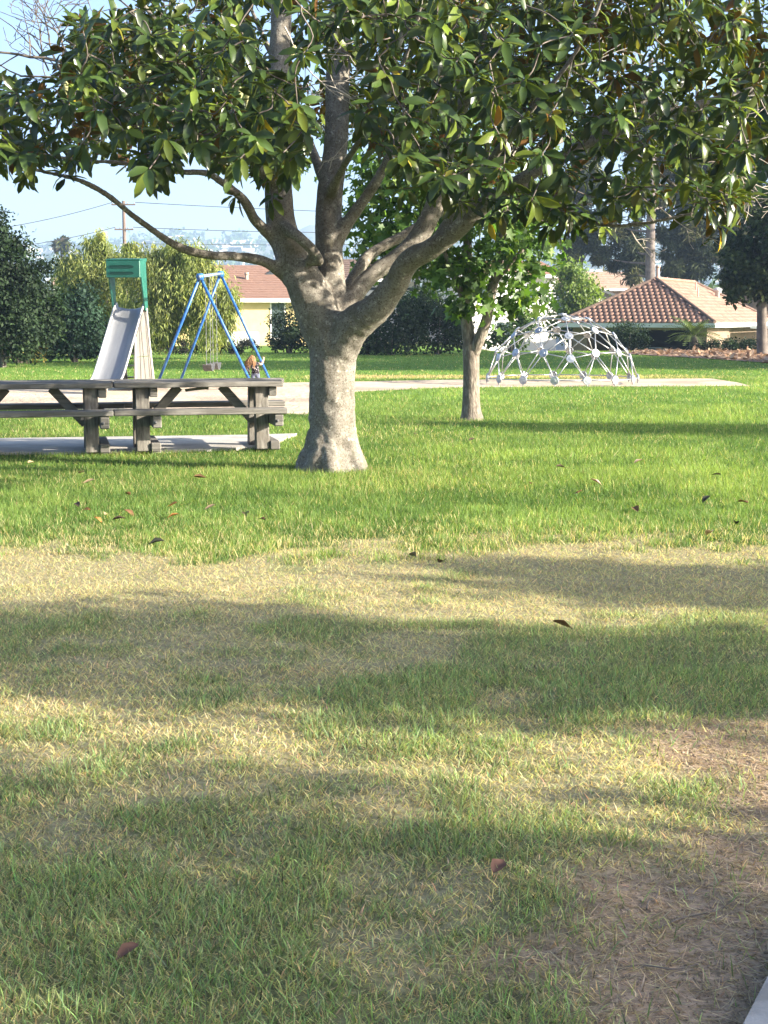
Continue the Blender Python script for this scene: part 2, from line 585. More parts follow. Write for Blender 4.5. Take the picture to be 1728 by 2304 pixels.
def m_tuft(x, y):
    """how green the worn turf is"""
    t = fbm(x * 1.1, y * 1.1, 71, 3)
    t2 = fbm(x * 4.2, y * 4.2, 77, 2)
    lush = ss(.35, 1.4, x) * ss(7.6, 6.2, y) * ss(4.7, 5.5, y) * .35 + .22 * ss(4.6, 3.4, y) + .12 * ss(7.6, 6.6, y)
    strawy = .26 * ss(7.0, 7.7, y)
    return np.clip(ss(.42, .66, t * .55 + t2 * .45 + lush * .45 - strawy * .7), 0, 1)


C_GREEN = np.array((.10, .185, .048)); C_GREEN2 = np.array((.195, .28, .078)); C_STRAW = np.array((.61, .525, .30)); C_STRAW2 = np.array((.42, .355, .185))
C_TUFT = np.array((.15, .215, .095)); C_TUFT2 = np.array((.30, .36, .16)); C_DIRT = np.array((.34, .25, .17)); C_THATCH = np.array((.28, .25, .145))


def ground_col(x, y):
    g = m_green(x, y)[:, None]; d = m_dirt(x, y)[:, None]; t = m_tuft(x, y)[:, None]
    c = (C_THATCH * (1 - t * .5) + np.array((.08, .11, .03)) * t * .5)
    c = c * (1 - d) + C_DIRT * d
    c = c * (1 - g) + np.array((.065, .125, .02)) * g
    f = ss(14, 34, y)[:, None]
    c = c * (1 - f) + np.array((.12, .22, .03)) * f
    worn = (ss(36.3, 36.9, y) * ss(39.8, 38.2, y + (vn(x, y, 3) - .5) * 2) * ss(-2.5, -1, x) * ss(10, 5, x))[:, None]
    c = c * (1 - worn * .8) + np.array((.30, .20, .09)) * worn * .8
    far = ss(70, 95, y)[:, None]
    c = c * (1 - far) + np.array((.13, .12, .07)) * far
    return c


# ------------------------------------------------------------------ ground
gx = np.concatenate([-np.geomspace(2300, 4.6, 42), np.arange(-4.5, 4.51, .06), np.geomspace(4.6, 2300, 42)])
gy = np.concatenate([-np.geomspace(60, 1, 10), np.arange(0, 2.4, .4), np.arange(2.4, 12.5, .055), np.arange(12.6, 82, .7), np.geomspace(83, 2600, 36)])
GX, GY = np.meshgrid(gx, gy)
V = np.stack([GX.ravel(), GY.ravel(), gz(GX.ravel(), GY.ravel())], 1)
nx = len(gx)
ii, jj = np.meshgrid(np.arange(nx - 1), np.arange(len(gy) - 1))
q = (jj * nx + ii).ravel()
me = npmesh('ground', V, np.stack([q, q + 1, q + nx + 1, q + nx], 1), ground_col(V[:, 0], V[:, 1]), smooth=True)
tag(link('ground', me, M['ground']), 'park lawn ground with worn straw turf in front', kind='structure')


def sheet(name, poly, z, mat, label, thick=.0):
    bm = bmesh.new()
    vs = [bm.verts.new((p[0], p[1], z)) for p in poly]
    f = bm.faces.new(vs)
    bmesh.ops.recalc_face_normals(bm, faces=[f])
    if f.normal.z < 0: f.normal_flip()
    if thick:
        r = bmesh.ops.extrude_face_region(bm, geom=[f])
        for v in r['geom']:
            if isinstance(v, bmesh.types.BMVert): v.co.z -= thick
        bmesh.ops.recalc_face_normals(bm, faces=bm.faces)
    me = bpy.data.meshes.new(name); bm.to_mesh(me); bm.free()
    return tag(link(name, me, mat), label, kind='structure')


sheet('sand_pit', SAND, .006, M['sand'], 'pale sand of the playground area')
sheet('concrete_pad', SLAB, .035, M['conc'], 'concrete pad under the picnic tables', .12)
sheet('mulch_bed', MULCH, .03, M['mulch'], 'brown wood chip bed in front of the tiled house')
sheet('pavement', WALK, .03, M['path'], 'corner of a concrete footpath', .12)

# ------------------------------------------------------------------ grass blades
def blades(x, y, L, w, lean, col, bend, seg2=True, tipcol=None):
    n = len(x)
    z = gz(x, y)
    az = rng.uniform(0, 2 * math.pi, n)
    d = np.stack([np.cos(az), np.sin(az)], 1)
    fa = rng.uniform(0, 2 * math.pi, n)
    s = np.stack([np.cos(fa), np.sin(fa)], 1)
    base = np.stack([x, y, z - .004], 1)
    def pt(t):
        h = L * lean
        off = h * (t + bend * t * t) / (1 + bend)
        up = L * np.sqrt(np.clip(1 - lean ** 2 * .85, .03, 1)) * (t - .25 * bend * t * t)
        return base + np.concatenate([d * off[:, None], np.maximum(up, .004 + 0 * up)[:, None]], 1)
    s3 = np.concatenate([s, np.zeros((n, 1))], 1) * (w / 2)[:, None]
    tip = col if tipcol is None else tipcol
    k = np.arange(n)
    if seg2:
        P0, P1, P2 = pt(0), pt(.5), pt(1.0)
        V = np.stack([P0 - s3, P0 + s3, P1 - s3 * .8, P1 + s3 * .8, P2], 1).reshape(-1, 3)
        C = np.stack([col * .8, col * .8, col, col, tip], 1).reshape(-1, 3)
        Fq = np.stack([k * 5, k * 5 + 1, k * 5 + 3, k * 5 + 2], 1)
        Ft = np.stack([k * 5 + 2, k * 5 + 3, k * 5 + 4], 1)
        return V, C, Fq, Ft
    else:
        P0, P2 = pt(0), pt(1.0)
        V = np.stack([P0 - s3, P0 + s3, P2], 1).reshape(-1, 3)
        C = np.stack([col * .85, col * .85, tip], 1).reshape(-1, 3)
        return V, C, np.zeros((0, 4), int), np.stack([k * 3, k * 3 + 1, k * 3 + 2], 1)


def turf(name, lst, label, cat):
    b, Vs, Cs, Q, T = 0, [], [], [], []
    for V, C, q4, t3 in lst:
        Vs.append(V); Cs.append(C); Q.append(q4 + b); T.append(t3 + b); b += len(V)
    Q, T = np.concatenate(Q), np.concatenate(T)
    me = npmesh(name, np.concatenate(Vs), [Q, T] if len(Q) else [T], np.concatenate(Cs))
    return tag(link(name, me, M['grass']), label, cat, kind='stuff')


def scatter(y0, y1, dens, wid=.34):
    """points over the view's wedge between two distances"""
    n = int((y1 ** 2 - y0 ** 2) * .29 * dens + (y1 - y0) * 1.3 * dens)
    y = rng.uniform(y0, y1, n * 3)
    y = y[rng.random(n * 3) < (.29 * y + .65) / (.29 * y1 + .65)][:n]
    x = rng.uniform(-1, 1, len(y)) * (.29 * y + .65)
    return x, y


def lerp(a, b, t): return a[None] * (1 - t[:, None]) + b[None] * t[:, None]


def jit(c, a=.18):
    return c * (1 + rng.normal(0, a, (len(c), 1))) * (1 + rng.normal(0, a * .35, c.shape))


def walk_free(x, y):
    return ~in_poly(x, y, WALK)


# worn turf, 2.7 to 10.6 m
lst = []
for lo, hi, den in ((2.6, 4.4, 17000), (4.4, 6.2, 13500), (6.2, 8.2, 9500), (8.2, 10.8, 7000)):
    x, y = scatter(lo, hi, den)
    g = m_green(x, y); dd = m_dirt(x, y); t = m_tuft(x, y)
    keep = walk_free(x, y) & (rng.random(len(x)) > dd * .955) & (rng.random(len(x)) > g) & (rng.random(len(x)) < .62 + .38 * t)
    x, y, t, dd = x[keep], y[keep], t[keep], dd[keep]
    isg = rng.random(len(x)) < .10 + .33 * t
    L = np.where(isg, rng.uniform(.022, .062, len(x)) * (.7 + .7 * t), rng.uniform(.014, .046, len(x)))
    lean = np.where(isg, rng.uniform(.15, .85, len(x)), rng.uniform(.45, .99, len(x)))
    w = rng.uniform(.0017, .0034, len(x)) * (1 + y / 14)
    c = np.where(isg[:, None], lerp(C_TUFT, C_TUFT2, rng.random(len(x))), lerp(C_STRAW2, C_STRAW, rng.random(len(x))))
    c = jit(c, .3)
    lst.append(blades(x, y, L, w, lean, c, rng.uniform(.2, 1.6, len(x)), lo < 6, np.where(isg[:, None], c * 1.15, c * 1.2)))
turf('worn_turf', lst, 'worn straw coloured turf with green tufts', 'grass')
# green lawn
lst = []
for lo, hi, den, sg in ((8.8, 11.5, 6000, True), (11.5, 14.5, 3600, False), (14.5, 19, 1700, False), (19, 26, 900, False), (26, 38, 300, False), (38, 69, 70, False)):
    x, y = scatter(lo, hi, den)
    g = m_green(x, y)
    keep = (rng.random(len(x)) < g) & ~in_poly(x, y, SAND) & ~in_poly(x, y, SLAB) & ~in_poly(x, y, MULCH) & walk_free(x, y)
    x, y = x[keep], y[keep]
    n = len(x)
    f = 1 + max(0, lo - 9) * .045
    pat = .55 * fbm(x * .7, y * .5, 91) + .45 * fbm(x * 2.6, y * 2.2, 95, 2)
    L = rng.uniform(.035, .10, n) * (.5 + .95 * pat)
    if lo > 26: L *= .8
    w = rng.uniform(.0035, .006, n) * f * f
    c = lerp(C_GREEN, C_GREEN2, np.clip(rng.random(n) * .6 + (pat - .4) * 2.2, 0, 1)) * (.72 + .56 * pat)[:, None]
    dry = (rng.random(n) < .04 + .25 * ss(11.2, 9.5, y) + .09 * ss(.56, .7, fbm(x * .45, y * .3, 131)))
    worn = rng.random(n) < ss(36.3, 36.9, y) * ss(39.8, 38.2, y) * ss(-2.5, -1, x) * ss(10, 5, x) * .8
    c = np.where((dry | worn)[:, None], lerp(C_STRAW2, C_STRAW, rng.random(n)), c)
    c = jit(c, .15)
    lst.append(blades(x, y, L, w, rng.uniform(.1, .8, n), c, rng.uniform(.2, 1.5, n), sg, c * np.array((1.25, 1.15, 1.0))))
turf('green_lawn', lst, 'lush green lawn grass behind the straw strip', 'grass')
# straw litter on the bare soil
x, y = scatter(2.7, 6.0, 8500)
keep = (rng.random(len(x)) < m_dirt(x, y) * .85) & walk_free(x, y)
x, y = x[keep], y[keep]; n = len(x)
c = jit(lerp(np.array((.30, .22, .14)), np.array((.62, .52, .38)), rng.random(n) ** 1.5), .15)
turf('straw_litter', [blades(x, y, rng.uniform(.015, .06, n) * (1 + (rng.random(n) < .03) * 1.2), rng.uniform(.002, .0045, n), np.full(n, .995), c, rng.uniform(-.3, .6, n), True)], 'dry straw bits scattered on the bare soil', 'straw')

# ------------------------------------------------------------------ leaves
def leaf_template(stations, widths, fold=.25):
    """one blade along +y, length 1; returns verts (k,3) with t in column 1, and faces"""
    V = [(0, 0, 0)]
    for t, w in zip(stations, widths):
        V += [(-w, t, w * fold), (0, t, 0), (w, t, w * fold)]
    V.append((0, 1, 0))
    Fs = [(0, 2, 1), (0, 3, 2)]
    n = len(stations)
    for i in range(n - 1):
        a, b = 1 + 3 * i, 4 + 3 * i
        Fs += [(a, a + 1, b + 1), (a, b + 1, b), (a + 1, a + 2, b + 2), (a + 1, b + 2, b + 1)]
    a = 1 + 3 * (n - 1)
    e = len(V) - 1
    Fs += [(a, a + 1, e), (a + 1, a + 2, e)]
    return np.array(V, float), np.array(Fs)


MAGT = leaf_template((.2, .52, .84), (.11, .205, .14), .35)


def frames(ydir, up):
    y = ydir / (np.linalg.norm(ydir, axis=1)[:, None] + 1e-9)
    x = np.cross(y, up); x /= np.linalg.norm(x, axis=1)[:, None] + 1e-9
    z = np.cross(x, y)
    return x, y, z


def leaf_cloud(tmpl, pos, ydir, up, L, curl, coltop, colbot, two=True):
    T, Fs = tmpl
    n, k = len(pos), len(T)
    X, Y, Z = frames(ydir, up)
    loc = np.repeat(T[None], n, 0)
    loc[:, :, 2] -= curl[:, None] * T[None, :, 1] ** 2
    loc *= L[:, None, None]
    W = pos[:, None] + loc[:, :, 0:1] * X[:, None] + loc[:, :, 1:2] * Y[:, None] + loc[:, :, 2:3] * Z[:, None]
    Fa = (np.arange(n)[:, None, None] * k + Fs[None]).reshape(-1, 3)
    V = W.reshape(-1, 3); C = np.repeat(coltop, k, 0)
    if two:
        V2 = (W - Z[:, None] * .0022).reshape(-1, 3)
        V = np.concatenate([V, V2]); C = np.concatenate([C, np.repeat(colbot, k, 0)])
        Fa = np.concatenate([Fa, Fa[:, ::-1] + n * k])
    return V, Fa, C


STAR = []
for i in range(10):
    a = math.pi / 2 + i * math.pi / 5
    r = (.62, .27)[i % 2]
    STAR.append((r * math.cos(a), .42 + r * math.sin(a), .05 * (i % 2)))
STAR[5] = (0, 0, 0)
START = (np.array(STAR + [(0, .42, 0)]), np.array([(i, (i + 1) % 10, 10) for i in range(10)]))
RHOMB = (np.array([(0, 0, 0), (.32, .5, .06), (0, 1, 0), (-.32, .5, .06)]), np.array([(0, 1, 2), (0, 2, 3)]))
STRAND = (np.array([(0, 0, 0), (.11, .4, .02), (0, 1, 0), (-.11, .4, .02)]), np.array([(0, 1, 2), (0, 2, 3)]))


def unit(n):
    v = rng.normal(size=(n, 3))
    return v / np.linalg.norm(v, axis=1)[:, None]


def leaf_parts(tmpl, pos, ydir, up, L, curl, ct, cb, mat, parent, two=True, variants=8):
    """single leaves as objects of their own; the meshes are shared between alike ones"""
    order = np.argsort(curl)
    groups = np.array_split(order, variants)
    X, Y, Z = frames(ydir, up)
    for gi in groups:
        if len(gi) == 0: continue
        cl = np.array([curl[gi].mean()])
        V, Fa, C = leaf_cloud(tmpl, np.zeros((1, 3)), np.array([[0, 1., 0]]), np.array([[0, 0, 1.]]), np.array([1.0]), cl, ct[gi[:1]], cb[gi[:1]], two)
        if two: V[len(V) // 2:, 2] += .0022 - .009
        me = npmesh('leaf', V, Fa, C, smooth=True)
        for i in gi:
            o = link('leaf', me, mat, parent)
            m = Matrix((X[i], Y[i], Z[i])).transposed() * L[i]
            m = m.to_4x4(); m.translation = Vector(pos[i])
            o.matrix_local = m


# ------------------------------------------------------------------ the magnolia
TD = gp(730, 1058).y
PM = F / TD


def limb(lst, k=6):
    """lst of (px, py, depth offset, radius in px) -> smooth points and radii"""
    pts = [list(at(a, b, TD + c)) + [r * (.93 if b < 760 else 1) * (TD + c) / F] for a, b, c, r in lst]
    S = spline(pts, k)
    return S[:, :3], S[:, 3]


mag = empty('magnolia_tree', gp(740, 1058), 0, 'big magnolia with pale thick trunk and glossy leaves, next to the picnic tables', 'tree')
mo = Vector(mag.location)
LIMBS = [
    limb([(742, 1075, 0, 86), (743, 1045, 0, 73), (746, 1010, 0, 59), (748, 950, 0, 53), (748, 870, 0, 52), (748, 800, 0, 54), (750, 745, 0, 60), (752, 700, 0, 50)]),
    limb([(748, 790, 0, 48), (722, 725, 0, 54), (692, 650, 0, 48), (655, 570, .05, 40), (632, 500, .1, 36), (626, 420, .15, 34), (625, 300, .2, 30), (628, 150, .3, 26), (632, -60, .4, 23), (600, -400, .5, 15)]),
    limb([(755, 790, .1, 42), (754, 720, .15, 40), (748, 640, .2, 33), (739, 540, .3, 33), (742, 440, .4, 32), (756, 320, .5, 29), (760, 170, .6, 29), (768, 0, .7, 26), (775, -200, .8, 20), (790, -500, .9, 12)]),
    limb([(760, 790, -.05, 44), (795, 732, -.2, 44), (842, 698, -.35, 38), (888, 642, -.5, 31), (918, 590, -.65, 28), (972, 558, -.8, 26), (1030, 515, -.95, 23), (1085, 464, -1.1, 21), (1150, 418, -1.3, 17), (1250, 360, -1.5, 15), (1352, 309, -1.6, 14), (1514, 252, -1.7, 12), (1728, 194, -1.8, 10), (1950, 120, -1.8, 6)]),
    limb([(765, 720, .2, 26), (782, 660, .4, 20), (806, 610, .55, 16), (832, 573, .7, 14), (875, 547, .8, 13), (920, 524, .95, 13), (1000, 470, 1.2, 11), (1110, 380, 1.6, 9), (1250, 250, 2.0, 6)]),
    limb([(768, 730, .05, 30), (796, 668, .15, 24), (840, 616, .2, 21), (898, 577, .25, 22), (935, 542, .3, 24), (966, 490, .3, 24), (988, 430, .3, 22), (1004, 350, .3, 19), (1040, 240, .2, 17), (1080, 100, 0, 14), (1110, -80, -.2, 10), (1180, -350, -.3, 6)]),
    limb([(660, 632, .1, 24), (633, 612, 0, 17), (591, 587, -.1, 13.5), (527, 577, -.25, 12), (477, 575, -.4, 11.5), (422, 563, -.5, 10.5), (380, 543, -.6, 9.5), (337, 513, -.7, 9), (295, 482, -.8, 8.5), (236, 435, -.9, 8), (173, 404, -1.0, 7), (105, 388, -1.1, 6), (52, 374, -1.2, 5.5), (-10, 348, -1.3, 5), (-110, 300, -1.4, 5)]),
    limb([(640, 560, .1, 22), (606, 528, 0, 15), (573, 494, -.1, 13), (546, 448, -.25, 12), (498, 409, -.4, 10), (461, 389, -.5, 9), (409, 387, -.65, 8), (330, 376, -.8, 7), (262, 366, -.9, 6.5), (180, 360, -1.0, 6), (115, 351, -1.1, 5), (20, 330, -1.2, 4)]),
    limb([(752, 540, .3, 26), (784, 497, .25, 17), (815, 455, .2, 14), (842, 416, .1, 13), (868, 370, 0, 12), (900, 300, -.2, 10), (950, 190, -.4, 8), (1000, 60, -.6, 6), (1040, -80, -.7, 4)]),
    limb([(690, 585, -.15, 14), (722, 590, -.2, 9), (700, 560, -.22, 13), (668, 530, -.2, 14), (636, 506, 0, 16)]),
    limb([(975, 560, -.8, 20), (1010, 500, -.9, 15), (1060, 430, -1.2, 13), (1120, 340, -1.6, 11), (1200, 240, -2.0, 9), (1300, 110, -2.4, 7), (1380, -60, -2.7, 4)]),
    limb([(625, 300, .2, 20), (560, 250, -.3, 12), (490, 190, -.8, 10), (425, 132, -1.2, 9), (375, 74, -1.4, 9), (330, 20, -1.5, 6), (280, -60, -1.6, 4)]),
    limb([(625, 420, .15, 18), (560, 360, -.6, 11), (470, 310, -1.2, 9), (350, 270, -1.8, 7), (200, 240, -2.2, 5), (20, 230, -2.5, 3.5)]),
    limb([(742, 440, .4, 16), (770, 380, -.4, 10), (820, 300, -1.2, 9), (880, 200, -1.8, 7), (930, 80, -2.2, 5), (960, -60, -2.5, 3)]),
    limb([(1150, 418, -1.3, 12), (1240, 450, -1.5, 9), (1330, 500, -1.7, 7), (1430, 505, -1.9, 5), (1560, 480, -2.1, 3.5)]),
    limb([(1350, 309, -1.6, 10), (1430, 350, -1.7, 7), (1520, 420, -1.8, 5), (1600, 480, -1.9, 3.5)]),
    limb([(742, 440, .4, 16), (700, 330, 1.2, 11), (660, 220, 2.0, 9), (600, 100, 2.8, 7), (540, -40, 3.2, 4)]),
    limb([(988, 430, .3, 16), (1090, 370, 1.2, 10), (1230, 330, 2.2, 8), (1400, 250, 2.8, 6), (1600, 160, 3.2, 4)]),
]
# root flare
for a in np.arange(0, 6.2, .8):
    a += rng.uniform(-.2, .2)
    o0 = Vector((mo.x + .03, mo.y, 0))
    d = Vector((math.cos(a), math.sin(a), 0))
    rr = rng.uniform(.33, .41)
    LIMBS.append((np.array([o0 + d * .13 + Vector((0, 0, .42)), o0 + d * .2 + Vector((0, 0, .2)), o0 + d * .28 + Vector((0, 0, .07)), o0 + d * rr + Vector((0, 0, -.05))]), np.array([.1, .095, .085, .05])))
b = 0
Vs, Fs = [], []
mb = MB()
for P, r in LIMBS:
    V, Fq, caps = tube(P - np.array(mo), np.maximum(r, .022), 12)
    mb.add(V, [list(f) for f in Fq] + caps)
tmp = mb.build('trunk', M['bark'])
md = tmp.modifiers.new('r', 'REMESH'); md.mode = 'VOXEL'; md.voxel_size = .019
md2 = tmp.modifiers.new('s', 'SMOOTH'); md2.iterations = 7; md2.factor = .5
me = evaluated(tmp)
bpy.data.objects.remove(tmp)
nv = len(me.vertices)
co = np.empty(nv * 3, np.float32); me.vertices.foreach_get('co', co); co = co.reshape(-1, 3)
no = np.empty(nv * 3, np.float32); me.vertices.foreach_get('normal', no); no = no.reshape(-1, 3)
low = ss(1.9, .4, co[:, 2])
co += no * ((vn3(co, 9, 3) - .5) * .03 * (.35 + low) + (vn3(co, 28, 8) - .5) * .014 * (.3 + low))[:, None]
me.vertices.foreach_set('co', co.ravel().astype(np.float32))
for p in me.polygons: p.use_smooth = True
me.name = 'trunk'
link('trunk', me, M['bark'], mag)

# crown: whorls of leaves held by twigs
LOWX = [-300, 0, 100, 200, 300, 352, 400, 460, 520, 600, 660, 700, 720, 800, 840, 900, 1000, 1080, 1150, 1220, 1330, 1420, 1500, 1560, 1620, 1660, 1700, 1780, 2300]
LOWY = [370, 392, 415, 408, 395, 435, 392, 392, 450, 462, 440, 335, 312, 290, 375, 445, 462, 465, 475, 528, 540, 520, 500, 500, 545, 530, 370, 350, 350]


def crown_ok(P):
    px, py, dep = proj(P)
    ok = (py < np.interp(px, LOWX, LOWY) - 14 - 60 * vn(px / 55, px * 0, 13)) & (P[:, 2] > 1.9)
    ok &= ~((px < 140) & (py < 175))                                   # bare twigs there
    ok &= ~((px < 320) & (py < 20 + (320 - px) * .2))
    front = dep < TD + .2
    ok &= ~(front & (px > 690) & (px < 815) & (py > 120))              # stem stays clear
    ok &= ~(front & (px > 590) & (px < 668) & (py < 170) & (py > -30))
    ok &= ~(front & (px > 690) & (px < 760) & (py > 175) & (py < 270))
    ok &= ~((px > 690) & (px < 720) & (py > 190))
    return ok


cx, cyy = float(mo.x), float(mo.y)
n = 36000
P = np.stack([rng.uniform(-5.4, 5.6, n) + cx + .2, rng.uniform(-4.4, 4.4, n) + cyy, rng.uniform(1.9, 7.6, n)], 1)
rr = np.hypot((P[:, 0] - cx - .2) / 5.3, (P[:, 1] - cyy) / 4.3)
hh = (P[:, 2] - 2.0) / 5.6
keep = (rr ** 2 + np.clip(hh - .35, 0, 1) ** 2 * 2.0 < 1) & (rr > .1)
P = P[keep]
keep = crown_ok(P) & (vn3(P, 1.5, 40) > .49)
P = P[keep]
_, py_, _ = proj(P)
vis = py_ > -60
px_, _, _ = proj(P)
w = np.where(vis, np.where(P[:, 1] < cyy + .8, 1.0, .5), .07) * np.where(px_ > 1770, .3, 1) * np.where((px_ > 1000) & (px_ < 1770), .8, 1)
P = P[rng.random(len(P)) < w]
# thin out whorls that crowd each other
sel = []
cell = {}
for i in rng.permutation(len(P)):
    k = tuple(np.floor(P[i] / .25).astype(int)); okk = True
    for a in (-1, 0, 1):
        for b_ in (-1, 0, 1):
            for c_ in (-1, 0, 1):
                for j in cell.get((k[0] + a, k[1] + b_, k[2] + c_), ()):
                    if np.sum((P[j] - P[i]) ** 2) < .175 ** 2: okk = False
    if okk:
        sel.append(i); cell.setdefault(k, []).append(i)
ROS = P[np.array(sel)][:2400]
print('whorls', len(ROS))
# a few whorls exactly where the low sprays hang
extra = [at(352, 395, TD - .9), at(340, 400, TD - .95), at(1622, 505, TD - 2.0), at(1590, 470, TD - 1.95), at(1560, 455, TD - 1.9), at(1330, 480, TD - 1.8), at(1415, 470, TD - 1.85), at(140, 385, TD - 1.1), at(60, 395, TD - 1.1), at(525, 440, TD - .3), at(610, 450, TD - .15), at(590, 400, TD - .25), at(640, 380, TD - .3), at(1480, 420, TD - 1.9), at(1380, 440, TD - 1.9), at(1650, 470, TD - 1.9), at(1040, 455, TD - 1.7), at(1100, 450, TD - 1.9), at(1130, 478, TD - 1.6), at(1180, 470, TD - 1.9), at(1000, 425, TD - 1.6), at(955, 420, TD - 1.4), at(1235, 500, TD - 1.8), at(1290, 508, TD - 1.8), at(1070, 415, TD - 2.0), at(1150, 440, TD - 2.1), at(1210, 450, TD - 2.1), at(1265, 470, TD - 2.0), at(1360, 505, TD - 1.9), at(900, 425, TD - 1.2), at(1090, 492, TD - 1.5)]
ROS = np.concatenate([ROS, np.array([list(e) for e in extra])])

# twigs: every whorl grows from the nearest limb or twig already there
nodes = np.concatenate([S[::2] for S, r in LIMBS[1:18]])
npos = [nodes]
dist = np.full(len(ROS), 1e9); near = np.zeros((len(ROS), 3))
for i0 in range(0, len(ROS), 200):
    D = ((ROS[i0:i0 + 200, None] - nodes[None]) ** 2).sum(2)
    j = D.argmin(1); dist[i0:i0 + 200] = np.sqrt(D[np.arange(len(j)), j]); near[i0:i0 + 200] = nodes[j]
order = np.argsort(dist)
added = np.zeros((0, 3)); tw = []; axis = np.zeros((len(ROS), 3))
addl = []
for i in order:
    p, a = ROS[i], near[i]
    if addl:
        A = np.array(addl) if len(addl) % 25 == 1 or len(addl) < 25 else A
        dd = ((A - p) ** 2).sum(1); j = dd.argmin()
        if math.sqrt(dd[j]) < dist[i]: a = A[j]
    d = p - a; L = np.linalg.norm(d)
    mid = (a + p) / 2 + rng.normal(0, .07 * L + .01, 3) + np.array((0, 0, -.06 * L))
    S = spline([a, a * .65 + mid * .35 + rng.normal(0, .02, 3), mid, p], 3)
    r0 = .0055 + .0045 * min(L, 2.0)
    tw.append((S - np.array(mo), np.linspace(r0, .0045, len(S))))
    for t in S[3::3]: addl.append(t)
    ax = p - mid
    out = np.array((p[0] - cx, p[1] - cyy, 0)); out /= np.linalg.norm(out) + 1e-6
    ax = ax / (np.linalg.norm(ax) + 1e-6) + .6 * out + np.array((0, 0, .45)) + rng.normal(0, .25, 3)
    axis[i] = ax / np.linalg.norm(ax)
tag(link('twigs', tubes_mesh('twigs', tw, 5), M['twig'], mag), kind='stuff')

# bare twigs at the left and the right edge of the crown
def bare(lst, start, ang, length, rad, depth, lev=0):
    """branching twig in a plane facing the viewer with some depth wander"""
    pts = [np.array(start)]
    a = ang
    n = max(4, int(length / .09))
    dz = rng.uniform(-.25, .25)
    for i in range(n):
        a += rng.normal(0, .16)
        pts.append(pts[-1] + np.array((math.cos(a), dz + rng.normal(0, .1), math.sin(a))) * length / n)
    lst.append((np.array(pts) - np.array(mo), np.linspace(rad, max(rad * .35, .0028), n + 1)))
    if lev < 3:
        for i in range(1, n + 1):
            if rng.random() < (.6 if lev == 0 else .45):
                bare(lst, pts[i], a * .3 + ang * .7 + rng.choice((-1, 1)) * rng.uniform(.45, 1.1), length * rng.uniform(.3, .55), max(rad * (1 - i / n * .6) * .55, .003), depth, lev + 1)


lst = []
for px, py, ang, L, r in ((190, 165, 2.75, 1.2, .016), (150, 190, 2.2, .9, .011), (210, 130, 2.45, .9, .010), (130, 175, 3.05, .8, .010), (110, 160, 1.9, .55, .008), (330, 60, 2.7, .7, .010)):
    bare(lst, list(at(px, py, TD - 1.6)), ang, L, r, 0)
tag(link('bare_twigs', tubes_mesh('bare_twigs', lst, 5), M['twig'], mag), kind='stuff')
lst = []
for px, py, ang, L, r in ((1560, 300, -.15, .8, .010), (1600, 350, -.5, .7, .009), (1560, 430, -.3, .7, .008), (1480, 465, -.7, .4, .007), (1650, 215, -.2, .6, .009), (1420, 520, -.9, .35, .006), (640, 60, -1.0, .9, .008), (790, 220, 2.7, .3, .008), (1400, 120, -1.3, .6, .008), (1290, 150, .2, .5, .007)):
    bare(lst, list(at(px, py, TD - 1.9)), ang, L, r, 0)
tag(link('dead_twigs', tubes_mesh('dead_twigs', lst, 5), M['palebark'], mag), kind='stuff')  # sunlight on these twigs is put into the bark colour

# leaves
LP, LD, LU, LL, LC = [], [], [], [], []
CT, CB = [], []
for i in range(len(ROS)):
    k = rng.integers(8, 14)
    ax = axis[i]
    u = np.cross(ax, (0.3, .2, .9)); u /= np.linalg.norm(u); v = np.cross(ax, u)
    az = rng.uniform(0, 6.28) + np.arange(k) * 2.4
    tilt = np.linspace(.45, 1.75, k) + rng.normal(0, .14, k)
    d = np.cos(tilt)[:, None] * ax + np.sin(tilt)[:, None] * (np.cos(az)[:, None] * u + np.sin(az)[:, None] * v)
    droop = rng.uniform(.1, .75)
    d[:, 2] -= droop * (.4 + .6 * np.sin(tilt))
    up = ax[None] * .8 + np.array((0, 0, .7)) + rng.normal(0, .25, (k, 3))
    pos = ROS[i] - ax[None] * np.linspace(0, .07, k)[:, None] + d * .015
    L = .075 + .135 * rng.beta(1.5, 1.5, k)
    c0 = np.array((.055, .095, .023)) * rng.uniform(.7, 1.5)
    top = np.repeat(c0[None], k, 0) * rng.uniform(.75, 1.3, (k, 1))
    yl = rng.random(k) < .018
    top[yl] = np.array((.20, .20, .025)) * rng.uniform(.7, 1.2, (yl.sum(), 1))
    lit_tint = rng.random(k) < .28
    top[lit_tint] *= np.array((2.2, 1.75, 1.1))  # a share of the leaves painted brighter and yellower, as if sunlit
    rust = np.array((.15, .078, .028)) if rng.random() < .2 else np.array((.085, .115, .034))
    bot = np.repeat(rust[None], k, 0) * rng.uniform(.7, 1.35, (k, 1))
    LP.append(pos); LD.append(d); LU.append(up); LL.append(L); LC.append(rng.uniform(-.15, .75, k)); CT.append(top); CB.append(bot)
LP, LD, LU, LL, LC, CT, CB = [np.concatenate(a) for a in (LP, LD, LU, LL, LC, CT, CB)]
px, py, dep = proj(LP + LD * .08)
inview = (px > 10) & (px < 1718) & (py > 10) & (py < 560)
score = np.where(inview, LL / dep, 0)
big = np.argsort(-score)[:300]
rest = np.setdiff1d(np.arange(len(LP)), big)
print('magnolia leaves', len(LP))
V, Fa, C = leaf_cloud(MAGT, LP[rest] - np.array(mo), LD[rest], LU[rest], LL[rest], LC[rest], CT[rest], CB[rest])
tag(link('foliage', npmesh('foliage', V, Fa, C, smooth=True), M['magleaf'], mag), kind='stuff')
leaf_parts(MAGT, LP[big] - np.array(mo), LD[big], LU[big], LL[big], LC[big], CT[big], CB[big], M['magleaf'], mag, True, 14)
